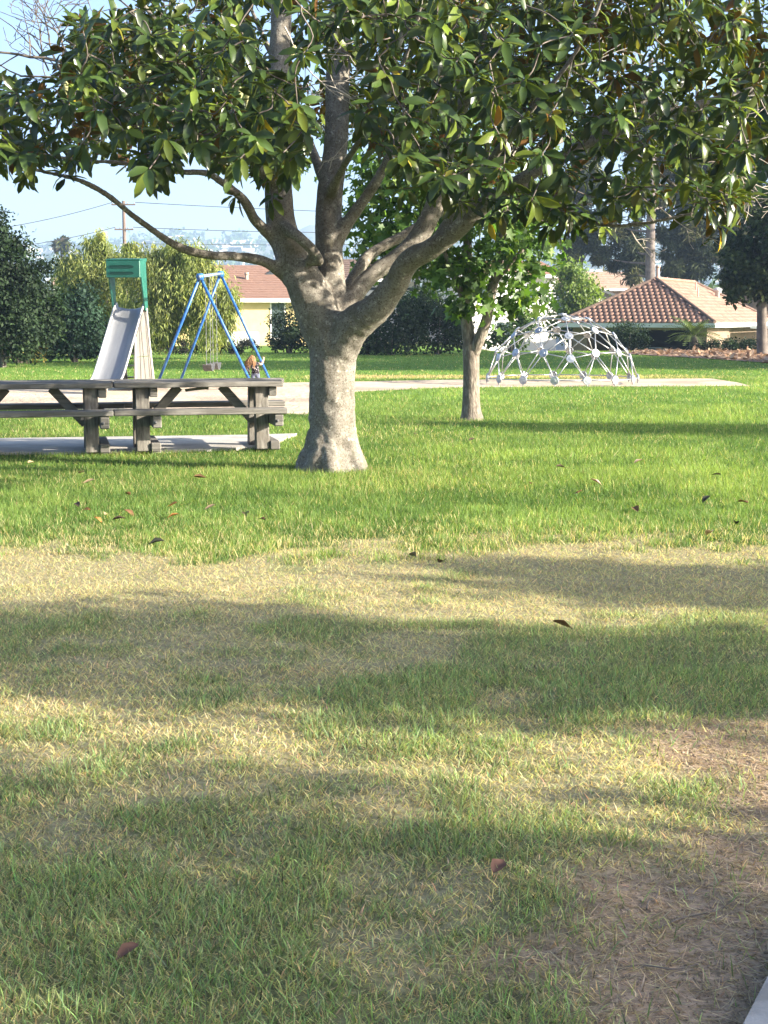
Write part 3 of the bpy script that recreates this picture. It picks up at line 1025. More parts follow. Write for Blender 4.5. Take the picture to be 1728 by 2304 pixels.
# seed cones
pod = MB().lathe([(.004, -.05), (.010, -.02), (.022, .0), (.030, .03), (.027, .06), (.012, .085), (.003, .092)], 10).mesh('seed_cone', True)
for px_, py_ in ((148, 205), (332, 178), (538, 220), (556, 228), (432, 182), (1088, 30), (948, 300), (994, 350), (1222, 370), (655, 125)):
    o = link('seed_cone', pod, M['pod'], mag)
    o.location = at(px_, py_, TD - 2.0) - mo
    o.rotation_euler = (rng.uniform(-.4, .4), rng.uniform(-.4, .4), 0)

# ------------------------------------------------------------------ other trees
def cloud_leaves(blobs, n, size, cols, tmpl=RHOMB, droop=0.0, clump=.22, nclump=40, shell=2.2, flat=.5, seed_gap=.0):
    """leaves gathered in clumps spread through ellipsoids; returns arrays"""
    P, C, Dn = [], [], []
    vol = np.array([b[1][0] * b[1][1] * b[1][2] for b in blobs]) ** .67
    vol = vol / vol.sum()
    for (c, r), f in zip(blobs, vol):
        c, r = np.array(list(c), float), np.array(r, float)
        nc = max(5, int(nclump * f))
        q = unit(nc) * (rng.random(nc) ** (1 / shell))[:, None]
        cc = c + q * r
        m = max(1, int(n * f / nc))
        pp = np.repeat(cc, m, 0) + rng.normal(0, clump, (nc * m, 3)) * (r.mean() * np.array((1, 1, .75 + droop)))
        base = np.array([cols[i] for i in rng.integers(0, len(cols), nc)]) * rng.uniform(.7, 1.3, (nc, 1))
        P.append(pp); C.append(np.repeat(base, m, 0) * rng.uniform(.7, 1.35, (nc * m, 1)))
        o = pp - c; Dn.append(o / (np.linalg.norm(o, axis=1)[:, None] + 1e-6))
    P, C, Dn = np.concatenate(P), np.concatenate(C), np.concatenate(Dn)
    d = unit(len(P)) * (1 - droop * .75) + Dn * .35
    d[:, 2] -= droop * 1.2 + .15
    up = unit(len(P)) * .6 + Dn * .5 + np.array((0, 0, flat))
    L = rng.uniform(.65, 1.35, len(P)) * size
    return P, d, up, L, C


def tree(name, label, base, blobs, n, size, cols, limbs, tmpl=RHOMB, droop=0.0, clump=.22, nclump=40, mat='leaf', bark='bark3', cat='tree', group=None, shell=2.2, parts=0, part_names=('trunk', 'crown')):
    root = empty(name, base, 0, label, cat, group)
    o = np.array(root.location)
    if limbs:
        link(part_names[0], tubes_mesh(part_names[0], [(np.array([list(p) for p in P], float) - o, r) for P, r in limbs], 9), M[bark], root)
    P, d, up, L, C = cloud_leaves(blobs, n, size, cols, tmpl, droop, clump, nclump, shell)
    g = gz(P[:, 0], P[:, 1])
    k = P[:, 2] > g + .03
    P, d, up, L, C = P[k], d[k], up[k], L[k], C[k]
    idx = np.arange(len(P))
    if parts:
        px, py, dep = proj(P)
        v = (px > 0) & (px < 1728) & (py > 440) & (py < 760)
        b = np.argsort(-np.where(v, L / dep, 0))[:parts]
        leaf_parts(tmpl, P[b] - o, d[b], up[b], L[b], np.full(len(b), .1) + rng.uniform(0, .2, len(b)), C[b], C[b], M[mat], root, False, 10)
        idx = np.setdiff1d(idx, b)
    V, Fa, Cc = leaf_cloud(tmpl, P[idx] - o, d[idx], up[idx], L[idx], rng.uniform(0, .3, len(idx)), C[idx], C[idx], False)
    tag(link(part_names[1], npmesh(part_names[1], V, Fa, Cc), M[mat], root), kind='stuff')
    return root


G_BRIGHT = [(.085, .15, .028), (.06, .115, .024), (.13, .19, .04), (.04, .08, .02)]
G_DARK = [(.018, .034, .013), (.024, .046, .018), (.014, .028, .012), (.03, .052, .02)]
G_BLUE = [(.022, .05, .028), (.03, .062, .035), (.02, .04, .024)]
G_OLIVE = [(.23, .265, .08), (.185, .215, .065), (.29, .30, .095), (.14, .17, .05)]
G_MID = [(.05, .095, .025), (.07, .12, .03), (.04, .075, .02)]
G_PINE = [(.05, .065, .032), (.07, .085, .04), (.035, .05, .026), (.095, .10, .045)]

# sweetgum behind the magnolia
SD = gp(1062, 945).y


def sl_(lst, D):
    pts = [list(at(a, b, D + c)) + [r * (D + c) / F] for a, b, c, r in lst]
    S = spline(pts, 4)
    return S[:, :3], S[:, 3]


gum = [sl_([(1061, 953, 0, 34), (1061, 938, 0, 26), (1060, 915, 0, 21), (1060, 870, 0, 19), (1060, 820, 0, 18.5), (1059, 775, 0, 20)], SD),
       sl_([(1060, 800, 0, 15), (1052, 740, 0, 14), (1046, 690, 0, 12), (1050, 640, .1, 11), (1052, 560, .2, 10), (1046, 440, .2, 8), (1040, 250, .2, 5)], SD),
       sl_([(1062, 800, 0, 15), (1078, 765, -.1, 13), (1096, 715, -.15, 12), (1104, 665, -.2, 11), (1116, 615, -.25, 10), (1128, 550, -.3, 9), (1140, 440, -.3, 7), (1150, 280, -.3, 5)], SD),
       sl_([(1046, 690, 0, 8), (1030, 640, -.2, 6), (1005, 580, -.3, 5), (970, 500, -.3, 4)], SD),
       sl_([(1052, 600, .2, 7), (1000, 540, .4, 5), (920, 480, .5, 4), (850, 440, .5, 3)], SD),
       sl_([(1110, 640, -.2, 6), (1150, 590, -.3, 5), (1200, 540, -.3, 4)], SD)]
blobs = [(at(1060, 420, SD), (1.2, 1.2, 1.0)), (at(940, 520, SD + .3), (.85, .9, .75)), (at(850, 480, SD + .4), (.5, .7, .7)), (at(1160, 540, SD - .2), (.55, .8, .65)), (at(1090, 610, SD - .3), (.5, .6, .5)), (at(1010, 615, SD), (.4, .6, .4)), (at(1180, 640, SD - .1), (.38, .5, .35)), (at(1000, 250, SD), (1.6, 1.4, 1.3)), (at(1150, 690, SD - .2), (.2, .3, .14)), (at(1030, 680, SD - .2), (.2, .3, .16))]
tree('sweetgum_tree', 'slim sweetgum with forked trunk and bright star leaves, in front of the dome climber', gp(1062, 945), blobs, 5600, .125, G_BRIGHT, gum, START, .35, .26, 260, 'leaf', 'bark2', parts=300, shell=3)

# shade trees standing past the edge of the picture, on the side of the sun
def shade_tree(label, x, y, h, rad, n=3000, size=.22):
    c = Vector((x, y, h))
    limbs = [(spline([(x, y, -.1), (x + .1, y, h * .35), (x - .05, y + .1, h * .7), (x, y, h + rad[2] * .5)], 4), np.linspace(.26, .06, 13))]
    for a in np.arange(0, 6.2, 1.05):
        limbs.append((spline([(x, y, h * .5), (x + rad[0] * .4 * math.cos(a), y + rad[1] * .4 * math.sin(a), h * .8), (x + rad[0] * .8 * math.cos(a), y + rad[1] * .8 * math.sin(a), h + .2)], 3), np.linspace(.1, .03, 7)))
    tree('broadleaf_tree', label, (x, y, 0), [(c, rad), (c + Vector((rad[0] * .4, rad[1] * .2, rad[2] * .4)), tuple(r * .7 for r in rad)), (c - Vector((rad[0] * .4, rad[1] * .2, rad[2] * .25)), tuple(r * .6 for r in rad))], n, size, G_MID, limbs, RHOMB, .1, .17, 90, 'dullleaf', 'bark3', group='park trees standing beside the view', shell=3)


COT = 1 / math.tan(SUN_EL)


def caster(label, sx, sy, h, rad, n=3000, size=.22):
    """tree whose crown throws its shade round (sx, sy)"""
    k = h * COT
    shade_tree(label, sx + k * math.sin(SUN_AZ), sy - k * math.cos(SUN_AZ), h, rad, n, size)


caster('park tree shading the worn turf in the middle of the foreground', -.6, 6.45, 4.6, (2.4, .66, 1.3), 3000, .15)
caster('park tree shading the nearest worn turf', -.9, 3.62, 4.2, (2.6, .76, 1.3), 3300, .15)
caster('park tree throwing the dark bay of shade near the two dark leaves', 2.6, 8.0, 5.0, (1.3, .5, .9), 2600, .16)
caster('park tree shading the lawn beside the sweetgum', 4.2, 19.7, 4.6, (2.2, .5, 1.5), 3000)
caster('tall park tree shading the far lawn behind the swings', -3, 47, 7, (5.5, 3.6, 2.2), 8000, .5)
caster('tall park tree shading the far lawn behind the dome', 8, 49, 7.5, (5.5, 4.6, 3.2), 8000, .5)
caster('tall park tree shading the far lawn by the hedge', 3, 58, 8, (6, 4.5, 2.6), 8000, .5)

# ------------------------------------------------------------------ background shrubs and trees
def bush(name, label, blobs, n, size, cols, cat='shrub', droop=0.0, mat='dullleaf', clump=.2, nclump=60, tmpl=RHOMB, group=None, stems=None):
    c, r = blobs[0]
    base = Vector((c[0], c[1], float(gz(c[0], c[1]))))
    if stems is None:
        stems = []
        for k in range(4):
            a = k * 1.6
            stems.append((spline([base + Vector((.05 * math.cos(a), .05 * math.sin(a), -.05)), base + Vector((r[0] * .3 * math.cos(a), r[1] * .3 * math.sin(a), (c[2] - base.z) * .6)), Vector(c) + Vector((r[0] * .6 * math.cos(a), r[1] * .6 * math.sin(a), r[2] * .3))], 3), np.linspace(.05, .015, 7)))
    return tree(name, label, base, blobs, n, size, cols, stems, tmpl, droop, clump, nclump, mat, 'bark3', cat, group, 3, 0, ('stem', 'foliage'))


def pb(px, py, d, rx, ry, dr=None):
    """ellipsoid from its middle and half sizes in the picture, at distance d"""
    s = d / F
    return (at(px, py, d), (rx * s, (dr if dr else rx * s), ry * s))


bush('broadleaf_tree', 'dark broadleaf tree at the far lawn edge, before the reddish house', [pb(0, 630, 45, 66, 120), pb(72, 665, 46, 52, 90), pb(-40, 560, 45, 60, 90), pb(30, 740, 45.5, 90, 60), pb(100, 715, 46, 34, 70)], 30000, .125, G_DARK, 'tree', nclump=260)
bush('broadleaf_shrub', 'blue-green dense shrub between the dark tree and the slide', [pb(165, 720, 50, 58, 80), pb(200, 755, 50.5, 50, 45), pb(135, 760, 50.2, 45, 40)], 10000, .15, G_BLUE, nclump=140)
bush('flowering_shrub', 'low brownish shrub with pale yellow leaves at the lawn edge', [pb(40, 785, 49, 60, 22), pb(80, 778, 49, 22, 22)], 1500, .11, [(.10, .085, .04), (.07, .06, .035), (.30, .24, .06)], nclump=40)
pepper_t = lambda x, d, y: [(spline([at(x, 790, d), at(x + 4, 740, d), at(x - 10, 690, d), at(x + 8, y, d)], 4), np.linspace(.14, .05, 13)), (spline([at(x + 3, 745, d), at(x + 30, 690, d), at(x + 50, y + 20, d)], 4), np.linspace(.09, .03, 9)), (spline([at(x + 3, 745, d), at(x - 30, 690, d), at(x - 45, y + 20, d)], 4), np.linspace(.09, .03, 9))]
tree('pepper_tree', 'feathery yellow-green pepper tree behind the blue-green shrub', gp(215, 794), [pb(200, 640, 57, 72, 70), pb(215, 560, 57, 30, 38), pb(160, 620, 57.5, 40, 55), pb(270, 620, 57, 40, 50), pb(230, 720, 57, 75, 45), pb(225, 535, 57.4, 14, 22)], 24000, .21, G_OLIVE, pepper_t(205, 57, 610), STRAND, .55, .19, 170, 'leaf', 'bark3')
tree('pepper_tree', 'wide yellow-green pepper tree behind the slide and blue swing frame', gp(400, 796), [pb(370, 640, 54, 85, 70), pb(440, 650, 54, 70, 75), pb(330, 590, 54.5, 50, 40), pb(405, 580, 54, 50, 36), pb(350, 720, 54, 80, 50), pb(470, 715, 53.6, 60, 55), pb(505, 690, 53.6, 28, 55), pb(290, 565, 54.5, 22, 24), pb(470, 600, 54, 30, 30)], 36000, .21, G_OLIVE, pepper_t(385, 54, 610), STRAND, .55, .18, 230, 'leaf', 'bark3')
bush('clipped_hedge', 'low dark hedge along the far lawn, behind the swings', [pb(x, 779, 61, 26, 13) for x in range(300, 580, 32)], 5000, .1, [(.03, .032, .024), (.045, .045, .03), (.025, .03, .02)], 'hedge', nclump=120)
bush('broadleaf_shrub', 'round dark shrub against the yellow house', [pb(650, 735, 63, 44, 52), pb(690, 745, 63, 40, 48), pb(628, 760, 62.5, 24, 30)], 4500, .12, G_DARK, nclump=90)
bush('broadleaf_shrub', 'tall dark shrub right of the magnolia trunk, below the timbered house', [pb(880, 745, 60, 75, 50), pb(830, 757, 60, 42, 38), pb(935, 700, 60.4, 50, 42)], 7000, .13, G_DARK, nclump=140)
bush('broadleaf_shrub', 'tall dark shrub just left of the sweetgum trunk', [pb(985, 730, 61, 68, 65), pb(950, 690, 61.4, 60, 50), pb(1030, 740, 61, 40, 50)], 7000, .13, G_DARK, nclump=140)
bush('leafy_shrub', 'loose shrub in front of the white house, seen through the sweetgum', [pb(1150, 745, 66, 40, 36), pb(1190, 725, 66, 30, 50), pb(1110, 762, 66, 30, 22)], 2600, .14, G_MID, nclump=50)
bush('leafy_tree', 'bright yellow-green tree behind the dome climber', [pb(1290, 655, 84, 50, 50), pb(1320, 680, 84, 45, 36), pb(1270, 610, 84, 28, 26), pb(1270, 715, 84, 40, 40)], 6000, .2, [(.13, .19, .035), (.17, .22, .05), (.09, .14, .03)], 'tree', .4, 'leaf', nclump=110)
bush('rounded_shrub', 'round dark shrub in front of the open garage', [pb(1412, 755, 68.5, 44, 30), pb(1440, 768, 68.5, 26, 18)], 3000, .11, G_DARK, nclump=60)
bush('clipped_hedge', 'low green hedge above the wood chip bed', [pb(x, 776, 67, 34, 13) for x in range(1590, 1800, 40)], 4000, .11, G_DARK, 'hedge', nclump=90)
bush('broadleaf_tree', 'dark tree with slim grey trunk standing on the wood chip bed', [pb(1690, 600, 60, 70, 65), pb(1650, 640, 60, 40, 40), pb(1745, 560, 60, 80, 80), pb(1720, 480, 60.5, 60, 60), pb(1660, 560, 60.5, 40, 40), pb(1740, 640, 60, 50, 40)], 17000, .2, [(.028, .05, .02), (.04, .065, .026), (.02, .036, .016), (.06, .085, .03)], 'tree', nclump=150,
     stems=[(spline([at(1716, 800, 60), at(1714, 700, 60), at(1718, 600, 60), at(1725, 480, 60)], 4), np.linspace(.24, .1, 13)), (spline([at(1716, 660, 60), at(1690, 620, 60), at(1660, 590, 60)], 3), np.linspace(.1, .04, 7))])


def pine(label, x, yb, d, lean, blobs, n, r0=.3):
    n = int(n * 3.0)
    base = at(x, yb, d)
    base.z = float(gz(base.x, base.y))
    top = at(x + lean, 120, d)
    tr = [(spline([base, base * .6 + top * .4, base * .3 + top * .7 + Vector((.15, 0, 0)), top], 4), np.linspace(r0, r0 * .4, 13))]
    for c, r in blobs:
        s = base + (top - base) * max(.1, min(.95, (c[2] - base.z - .6) / (top.z - base.z)))
        tr.append((spline([s, (s + Vector(c)) / 2 + Vector((0, 0, -.1)), Vector(c)], 3), np.linspace(.1, .03, 7)))
    tree('pine_tree', label, base, blobs, n, .55, G_PINE, tr, STRAND, .2, .17, max(60, len(blobs) * 14), 'dullleaf', 'bark3', 'tree', 'pines behind the tiled house', 3)


D = 112
pine('slender pine with a thin trunk left of the other pines', 1308, 680, D, 6, [pb(1300, 545, D, 45, 22), pb(1330, 500, D, 45, 26), pb(1290, 460, D, 45, 24), pb(1320, 570, D, 34, 16), pb(1310, 400, D, 50, 40), pb(1325, 320, D, 45, 40), pb(1270, 590, D, 24, 12)], 4200, .16)
pine('tall pine with thick bare grey trunk rising behind the tiled roof ridge', 1466, 690, D - 4, -2, [pb(1410, 560, D, 55, 36), pb(1390, 510, D, 50, 30), pb(1420, 610, D, 40, 26), pb(1510, 460, D, 50, 34), pb(1440, 430, D, 60, 34), pb(1480, 350, D, 70, 44), pb(1450, 250, D, 70, 50), pb(1360, 580, D, 30, 24)], 6500, .42)
pine('bushy olive pine behind the roof of the tiled house', 1560, 690, D + 3, 8, [pb(1545, 580, D, 48, 38), pb(1590, 540, D, 54, 44), pb(1530, 520, D, 45, 34), pb(1610, 590, D, 40, 30), pb(1560, 450, D, 55, 46), pb(1610, 390, D, 55, 46), pb(1570, 310, D, 55, 50), pb(1510, 600, D, 26, 22)], 8000, .3)
pine('broad pine at the edge of the view behind the dark tree', 1690, 690, D - 8, 4, [pb(1680, 480, D, 60, 48), pb(1650, 420, D, 50, 44), pb(1700, 350, D, 64, 54), pb(1650, 300, D, 50, 44), pb(1720, 260, D, 60, 54), pb(1690, 560, D, 60, 40), pb(1740, 430, D, 60, 60)], 7500, .3)

# cycad in front of the garage: each frond is a part
cyb = at(1560, 788, 67.3)
cyc = empty('cycad_plant', (cyb.x, cyb.y, float(gz(cyb.x, cyb.y))), 0, 'spiky cycad with stiff arching fronds in front of the garage', 'plant')
MB().lathe([(.2, -.1), (.22, .2), (.17, .6), (.08, .72)], 10).build('trunk', M['bark3'], cyc, True)
for k in range(34):
    az, el, L = k * 2.4, R(random.uniform(15, 82)), random.uniform(1.05, 1.45)
    pts = []
    for t in np.linspace(0, 1, 7):
        e = el - t * .55
        pts.append((t * L * math.cos(e) * math.cos(az), t * L * math.cos(e) * math.sin(az), .62 + t * L * math.sin(e)))
    pts = np.array(pts)
    T = np.gradient(pts, axis=0); T /= np.linalg.norm(T, axis=1)[:, None]
    V, Fa, b = [], [], 0
    for i in range(1, 7):
        for t2 in (0, .5):
            if i == 6 and t2: continue
            p = pts[i] * (1 - t2) + pts[min(i + 1, 6)] * t2
            sd = np.cross(T[i], (0, 0, 1)); sd /= np.linalg.norm(sd) + 1e-6
            for s in (-1, 1):
                w = .26 * (1 - abs(i / 6 - .45))
                e = p + sd * s * w + T[i] * .12 + np.array((0, 0, .06))
                V += [p - T[i] * .05, p + T[i] * .05, e]; Fa.append((b, b + 1, b + 2)); b += 3
    c = np.repeat(np.array([(.09, .125, .04)]) * random.uniform(.7, 1.4), len(V), 0)
    link('frond', npmesh('frond', np.array(V), np.array(Fa), c), M['dullleaf'], cyc)

# ------------------------------------------------------------------ houses
def wallbox(parent, x0, x1, y0, y1, z0, z1, mat, name='wall'):
    return MB().box((x0, y0, z0), (x1, y1, z1)).build(name, mat, parent)


def window(parent, x, y, z, w, h, frame='whitepaint', n=2, name='window', proud=.03):
    """window on a wall whose outside looks along -y; y is the wall's face"""
    t = .07
    f = MB()
    f.box((x, y - proud, z), (x + w, y + .02, z + t)).box((x, y - proud, z + h - t), (x + w, y + .02, z + h))
    f.box((x, y - proud, z + t), (x + t, y + .02, z + h - t)).box((x + w - t, y - proud, z + t), (x + w, y + .02, z + h - t))
    fr = f.build(name, M[frame], parent)
    iw = (w - 2 * t) / n
    for k in range(n):
        MB().box((x + t + k * iw + .015, y - .008, z + t), (x + t + (k + 1) * iw - .015, y + .01, z + h - t)).build('pane', M['glass'], fr)
        if k: MB().box((x + t + k * iw - .02, y - proud + .003, z + t), (x + t + k * iw + .02, y + .02, z + h - t)).build('mullion', M[frame], fr)
    return fr


def course_roof(parent, A, B, C, Dp, rows, mat, name='roof', th=.03, label=None):
    """stepped courses on the slope A-B (eave) to D-C (ridge)"""
    A, B, C, Dp = [np.array(list(p), float) for p in (A, B, C, Dp)]
    nrm = np.cross(B - A, Dp - A); nrm /= np.linalg.norm(nrm)
    if nrm[2] < 0: nrm = -nrm
    mb = MB()
    for k in range(rows):
        t0, t1 = k / rows, (k + 1) / rows
        a, b = A + (Dp - A) * t0, B + (C - B) * t0
        d, c = A + (Dp - A) * t1, B + (C - B) * t1
        o = nrm * (th + .004 * (k % 2))
        mb.add([a, b, c, d, a + o, b + o, c + nrm * .006, d + nrm * .006], [(3, 2, 1, 0), (4, 5, 6, 7), (0, 1, 5, 4), (1, 2, 6, 5), (2, 3, 7, 6), (3, 0, 4, 7)])
    return mb.build(name, mat, parent)


def gable_house(name, label, loc, rz, W, Dd, H, rise, wallm, roofm, over=.45, rows=14, group=None):
    """ridge along local x, front wall on -y"""
    h = empty(name, loc, rz, label, 'house', group)
    x0, x1 = -W / 2, W / 2
    MB().box((x0, 0, -.5), (x1, Dd, H)).build('wall', M[wallm], h)
    for s in (x0, x1 - .15):
        MB().prism([(.02, H), (Dd - .02, H), (Dd / 2, H + rise - .05)], s, s + .15, 0).build('gable', M[wallm], h)
    k = rise / (Dd / 2)
    ez = H - over * k + .08
    course_roof(h, (x0 - over, -over, ez), (x1 + over, -over, ez), (x1 + over, Dd / 2, H + rise + .08), (x0 - over, Dd / 2, H + rise + .08), rows, M[roofm])
    course_roof(h, (x0 - over, Dd + over, ez), (x1 + over, Dd + over, ez), (x1 + over, Dd / 2, H + rise + .08), (x0 - over, Dd / 2, H + rise + .08), rows, M[roofm])
    MB().box((x0 - over, -over - .05, ez - .17), (x1 + over, -over - .01, ez + .02)).build('fascia', M['whitepaint'], h)
    MB().box((x0 - over, -over + .01, ez - .05), (x1 + over, -.01, ez - .02)).build('soffit', M['whitepaint'], h)
    return h


# yellow house left of the magnolia trunk
D = 80
p = at(585, 715, D)
yh = gable_house('stucco_house', 'yellow stucco house with brown roof, left of the magnolia trunk', (p.x, D, 0), R(13), 9.4, 8.6, 2.62, 1.75, 'stucco_y', 'shingle', .5, 15)
window(yh, .55, 0, .35, .85, 2.0, n=1)
MB().tube([(-.4, 2.2, 3.1), (-.4, 2.2, 3.95)], .09, 10).tube([(-.4, 2.2, 3.85), (-.4, 2.2, 3.98)], .12, 10).build('vent_pipe', M['vent'], yh, True)
MB().lathe([(.12, 0), (.12, .25), (.3, .28), (.26, .38), (.08, .45)], 12, (-3.2, 3.4, 3.95)).build('roof_vent', M['stucco_g'], yh, True)
MB().prism([(-.75, 0), (.75, 0), (0, .42)], 2.9, 3.6, 1).build('dormer_vent', M['darktrim'], yh).location = (1.2, 0, 3.75)
MB().box((-2.0, -.9, 0), (-.2, -.1, .75), .03).build('utility_box', M['stucco_g'], yh)

# timbered house behind the magnolia fork
D = 96
p = at(835, 715, D)
th = gable_house('timbered_house', 'white and dark timbered house behind the magnolia fork', (p.x, D, 0), R(6), 6.4, 7, 4.1, 1.2, 'stucco_w', 'ridge', .6, 10)
for z in (2.75, 3.28, 3.95):
    MB().box((-3.2, -.05, z), (3.2, -.012, z + .17)).build('timber', M['darktrim'], th)
for x in (-2.9, -1.75, -.55, .5, 1.6, 2.8):
    MB().box((x, -.047, 3.455), (x + .15, -.012, 3.945)).build('timber', M['darktrim'], th)
for x in (-1.0, 1.75):
    MB().box((x, -.047, .2), (x + .2, -.012, 2.74)).build('timber', M['darktrim'], th)
window(th, -.2, 0, 1.25, 1.25, 1.4)
window(th, -2.0, 0, 1.25, .95, 1.4)

# white two-storey house behind the sweetgum
D = 90
p = at(1150, 715, D)
wh = gable_house('white_house', 'tall white stucco house behind the sweetgum and dome climber', (p.x, D, -.9), R(16), 5.9, 8, 5.0, .9, 'stucco_w', 'tile', .5, 8)
window(wh, -2.2, 0, 3.2, 1.2, 1.2)
window(wh, .5, 0, 3.2, 1.1, 1.2)
window(wh, -1.0, 0, .9, 1.2, 1.3)

# pale house and its roof behind the bright tree
D = 125
p = at(1335, 715, D)
ph = empty('gabled_house', (p.x, D, -1.4), R(20), 'pale grey gabled house in front of the pines', 'house')
MB().prism([(-2.6, -.3), (2.4, -.3), (2.4, 4.6), (-1.4, 5.75), (-2.6, 5.4)], 0, 6, 1).build('wall', M['stucco_g'], ph)
course_roof(ph, (2.9, -.5, 4.5), (2.9, 6.5, 4.5), (-1.4, 6.5, 5.85), (-1.4, -.5, 5.85), 9, M['tile2'])
course_roof(ph, (-3.1, -.5, 5.35), (-3.1, 6.5, 5.35), (-1.4, 6.5, 5.85), (-1.4, -.5, 5.85), 4, M['tile2'])
MB().bar((2.9, -.54, 4.42), (-1.4, -.54, 5.77), .06, .2).build('fascia', M['darktrim'], ph)
window(ph, .0, 0, 3.0, 1.2, .9, 'darktrim')
MB().box((1.3, -.15, 3.7), (1.75, -.02, 4.25), .04).build('wall_lamp', M['whitepaint'], ph)
p = at(1375, 715, 135)
gable_house('tile_roofed_house', 'house with beige tile roof rising behind the pale gabled house', (p.x - 1, 135, -.4), R(8), 8, 8, 4.6, 1.5, 'stucco_t', 'tile2', .5, 10)

# house behind the tiled roof at the edge
D = 104
p = at(1640, 715, D)
bh = empty('gabled_house', (p.x, D, -1.4), R(-8), 'brown gabled house whose pale eave shows behind the tiled roof', 'house')
MB().prism([(-2.6, -.3), (3.4, -.3), (3.4, 4.0), (.6, 5.2), (-2.6, 3.9)], 0, 7, 1).build('wall', M['stucco_t'], bh)
course_roof(bh, (-3.2, -.6, 3.75), (-3.2, 7.4, 3.75), (.6, 7.4, 5.3), (.6, -.6, 5.3), 8, M['tile'])
course_roof(bh, (4.0, -.6, 3.85), (4.0, 7.4, 3.85), (.6, 7.4, 5.3), (.6, -.6, 5.3), 8, M['tile'])
MB().bar((-3.2, -.65, 3.66), (.6, -.65, 5.21), .06, .24).build('fascia', M['whitepaint'], bh)
MB().bar((4.0, -.65, 3.76), (.6, -.65, 5.21), .06, .24).build('fascia', M['whitepaint'], bh)

# houses that only peep through the foliage on the left
p = at(80, 715, 72)
rh = gable_house('red_roofed_house', 'low house with reddish tile roof glimpsed through the dark tree', (p.x, 72, -1.6), R(35), 6, 6, 1.5, 1.5, 'stucco_t', 'tile', .4, 8)
p = at(205, 715, 120)
gable_house('tan_house', 'tan house glimpsed through the pepper tree', (p.x, 120, 0), R(15), 5, 6, 3.9, .8, 'stucco_t', 'tile2', .4, 6)

# tiled hip-roof house
psi = R(25)
Rc = Vector((16.55, 74, -1.45))
hw, hl, eh, rise = 8.2, 17.0, 2.62, 2.3
hh_ = empty('tiled_house', Rc, -psi, 'low house with clay tile hip roof and open garage, right of the dome climber', 'house')
# local: x along the front (0 at the near corner, -hw at the far one), y back along the side
ov = .55
wx0, wx1, wy0 = -hw + ov, -ov, ov
MB().box((wx0, wy0 + .25, -.3), (wx0 + .8, hl - ov, eh)).build('wall', M['stucco_t'], hh_)
MB().box((wx0 + .8, wy0 + 5.5, -.3), (wx1 - .2, hl - ov - .01, eh)).build('wall', M['stucco_t'], hh_)
MB().box((wx1 - .9, wy0 + .25, -.3), (wx1, wy0 + .5, eh)).build('wall', M['stucco_t'], hh_)
MB().box((wx1 - .2, wy0 + .51, -.3), (wx1 - .003, wy0 + 5.49, eh)).build('wall', M['stucco_t'], hh_)
MB().box((wx0 + .81, wy0 + .25, 2.32), (wx1 - .91, wy0 + .5, eh)).build('garage_header', M['stucco_t'], hh_)
MB().box((wx0 + .81, wy0 + 5.3, -.2), (wx1 - .21, wy0 + 5.48, eh)).build('garage_back', M['dark'], hh_)  # garage shade is put into this wall's and the ceiling's colour
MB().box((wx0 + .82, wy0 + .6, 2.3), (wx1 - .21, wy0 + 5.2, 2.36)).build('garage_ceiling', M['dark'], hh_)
# eaves, fascia
MB().box((-hw, .0, eh - .14), (0, hl, eh - .08)).build('soffit', M['whitepaint'], hh_)
MB().box((-hw - .02, -.05, eh - .16), (.02, -.01, eh + .06)).build('fascia', M['stucco_g'], hh_)
MB().box((.01, -.02, eh - .16), (.05, hl, eh + .06)).build('fascia', M['whitepaint'], hh_)
rz0, rz1 = eh + .03, eh + .03 + rise
ap, ap2 = Vector((-hw / 2, hw / 2, rz1)), Vector((-hw / 2, hl - hw / 2, rz1))
c00, c10, c01, c11 = Vector((-hw, 0, rz0)), Vector((0, 0, rz0)), Vector((-hw, hl, rz0)), Vector((0, hl, rz0))
MB().add([c00, c10, c11, c01, ap, ap2], [(0, 1, 4), (1, 2, 5, 4), (2, 3, 5), (3, 0, 4, 5), (3, 2, 1, 0)]).build('roof_deck', M['underlay'], hh_)


def tile_mesh(w, l, a=.06):
    V, Fs = [], []
    n = 5
    for j, (yy, k, z) in enumerate(((0, 1.0, .055), (l, .86, .012))):
        for i in range(n + 1):
            t = math.pi * i / n
            V.append((-w / 2 * math.cos(t) * k * .92, yy, z + a * math.sin(t) * k))
    for i in range(n): Fs.append((i, i + 1, n + 2 + i, n + 1 + i))
    V += [(-w / 2, 0, .01), (w / 2, 0, .01)]
    Fs.append(tuple(range(n, -1, -1)) + (2 * n + 2, 2 * n + 3))
    return V, Fs


tw_, tl_ = .30, .40
tme = MB().add(*tile_mesh(tw_, tl_)).mesh('roof_tile', True)
tme.materials.append(M['tile'])
fs = (hw / 2) / math.hypot(hw / 2, rise)
sl_len = math.hypot(hw / 2, rise)
pitch = math.atan2(rise, hw / 2)
rows = 13
dl = sl_len / rows
for r_ in range(rows):
    t = r_ / rows
    half = hw / 2 * (1 - t)
    nn = int((2 * half - .1) / tw_)
    off = (r_ % 2) * tw_ / 2
    for i in range(nn):
        x = -hw / 2 - half + .05 + tw_ / 2 + i * tw_ + off
        if x > -hw / 2 + half - .12: continue
        o = link('roof_tile', tme, None, hh_)
        o.location = (x, t * hw / 2, rz0 + t * rise + .012)
        o.rotation_euler = (pitch, 0, 0)
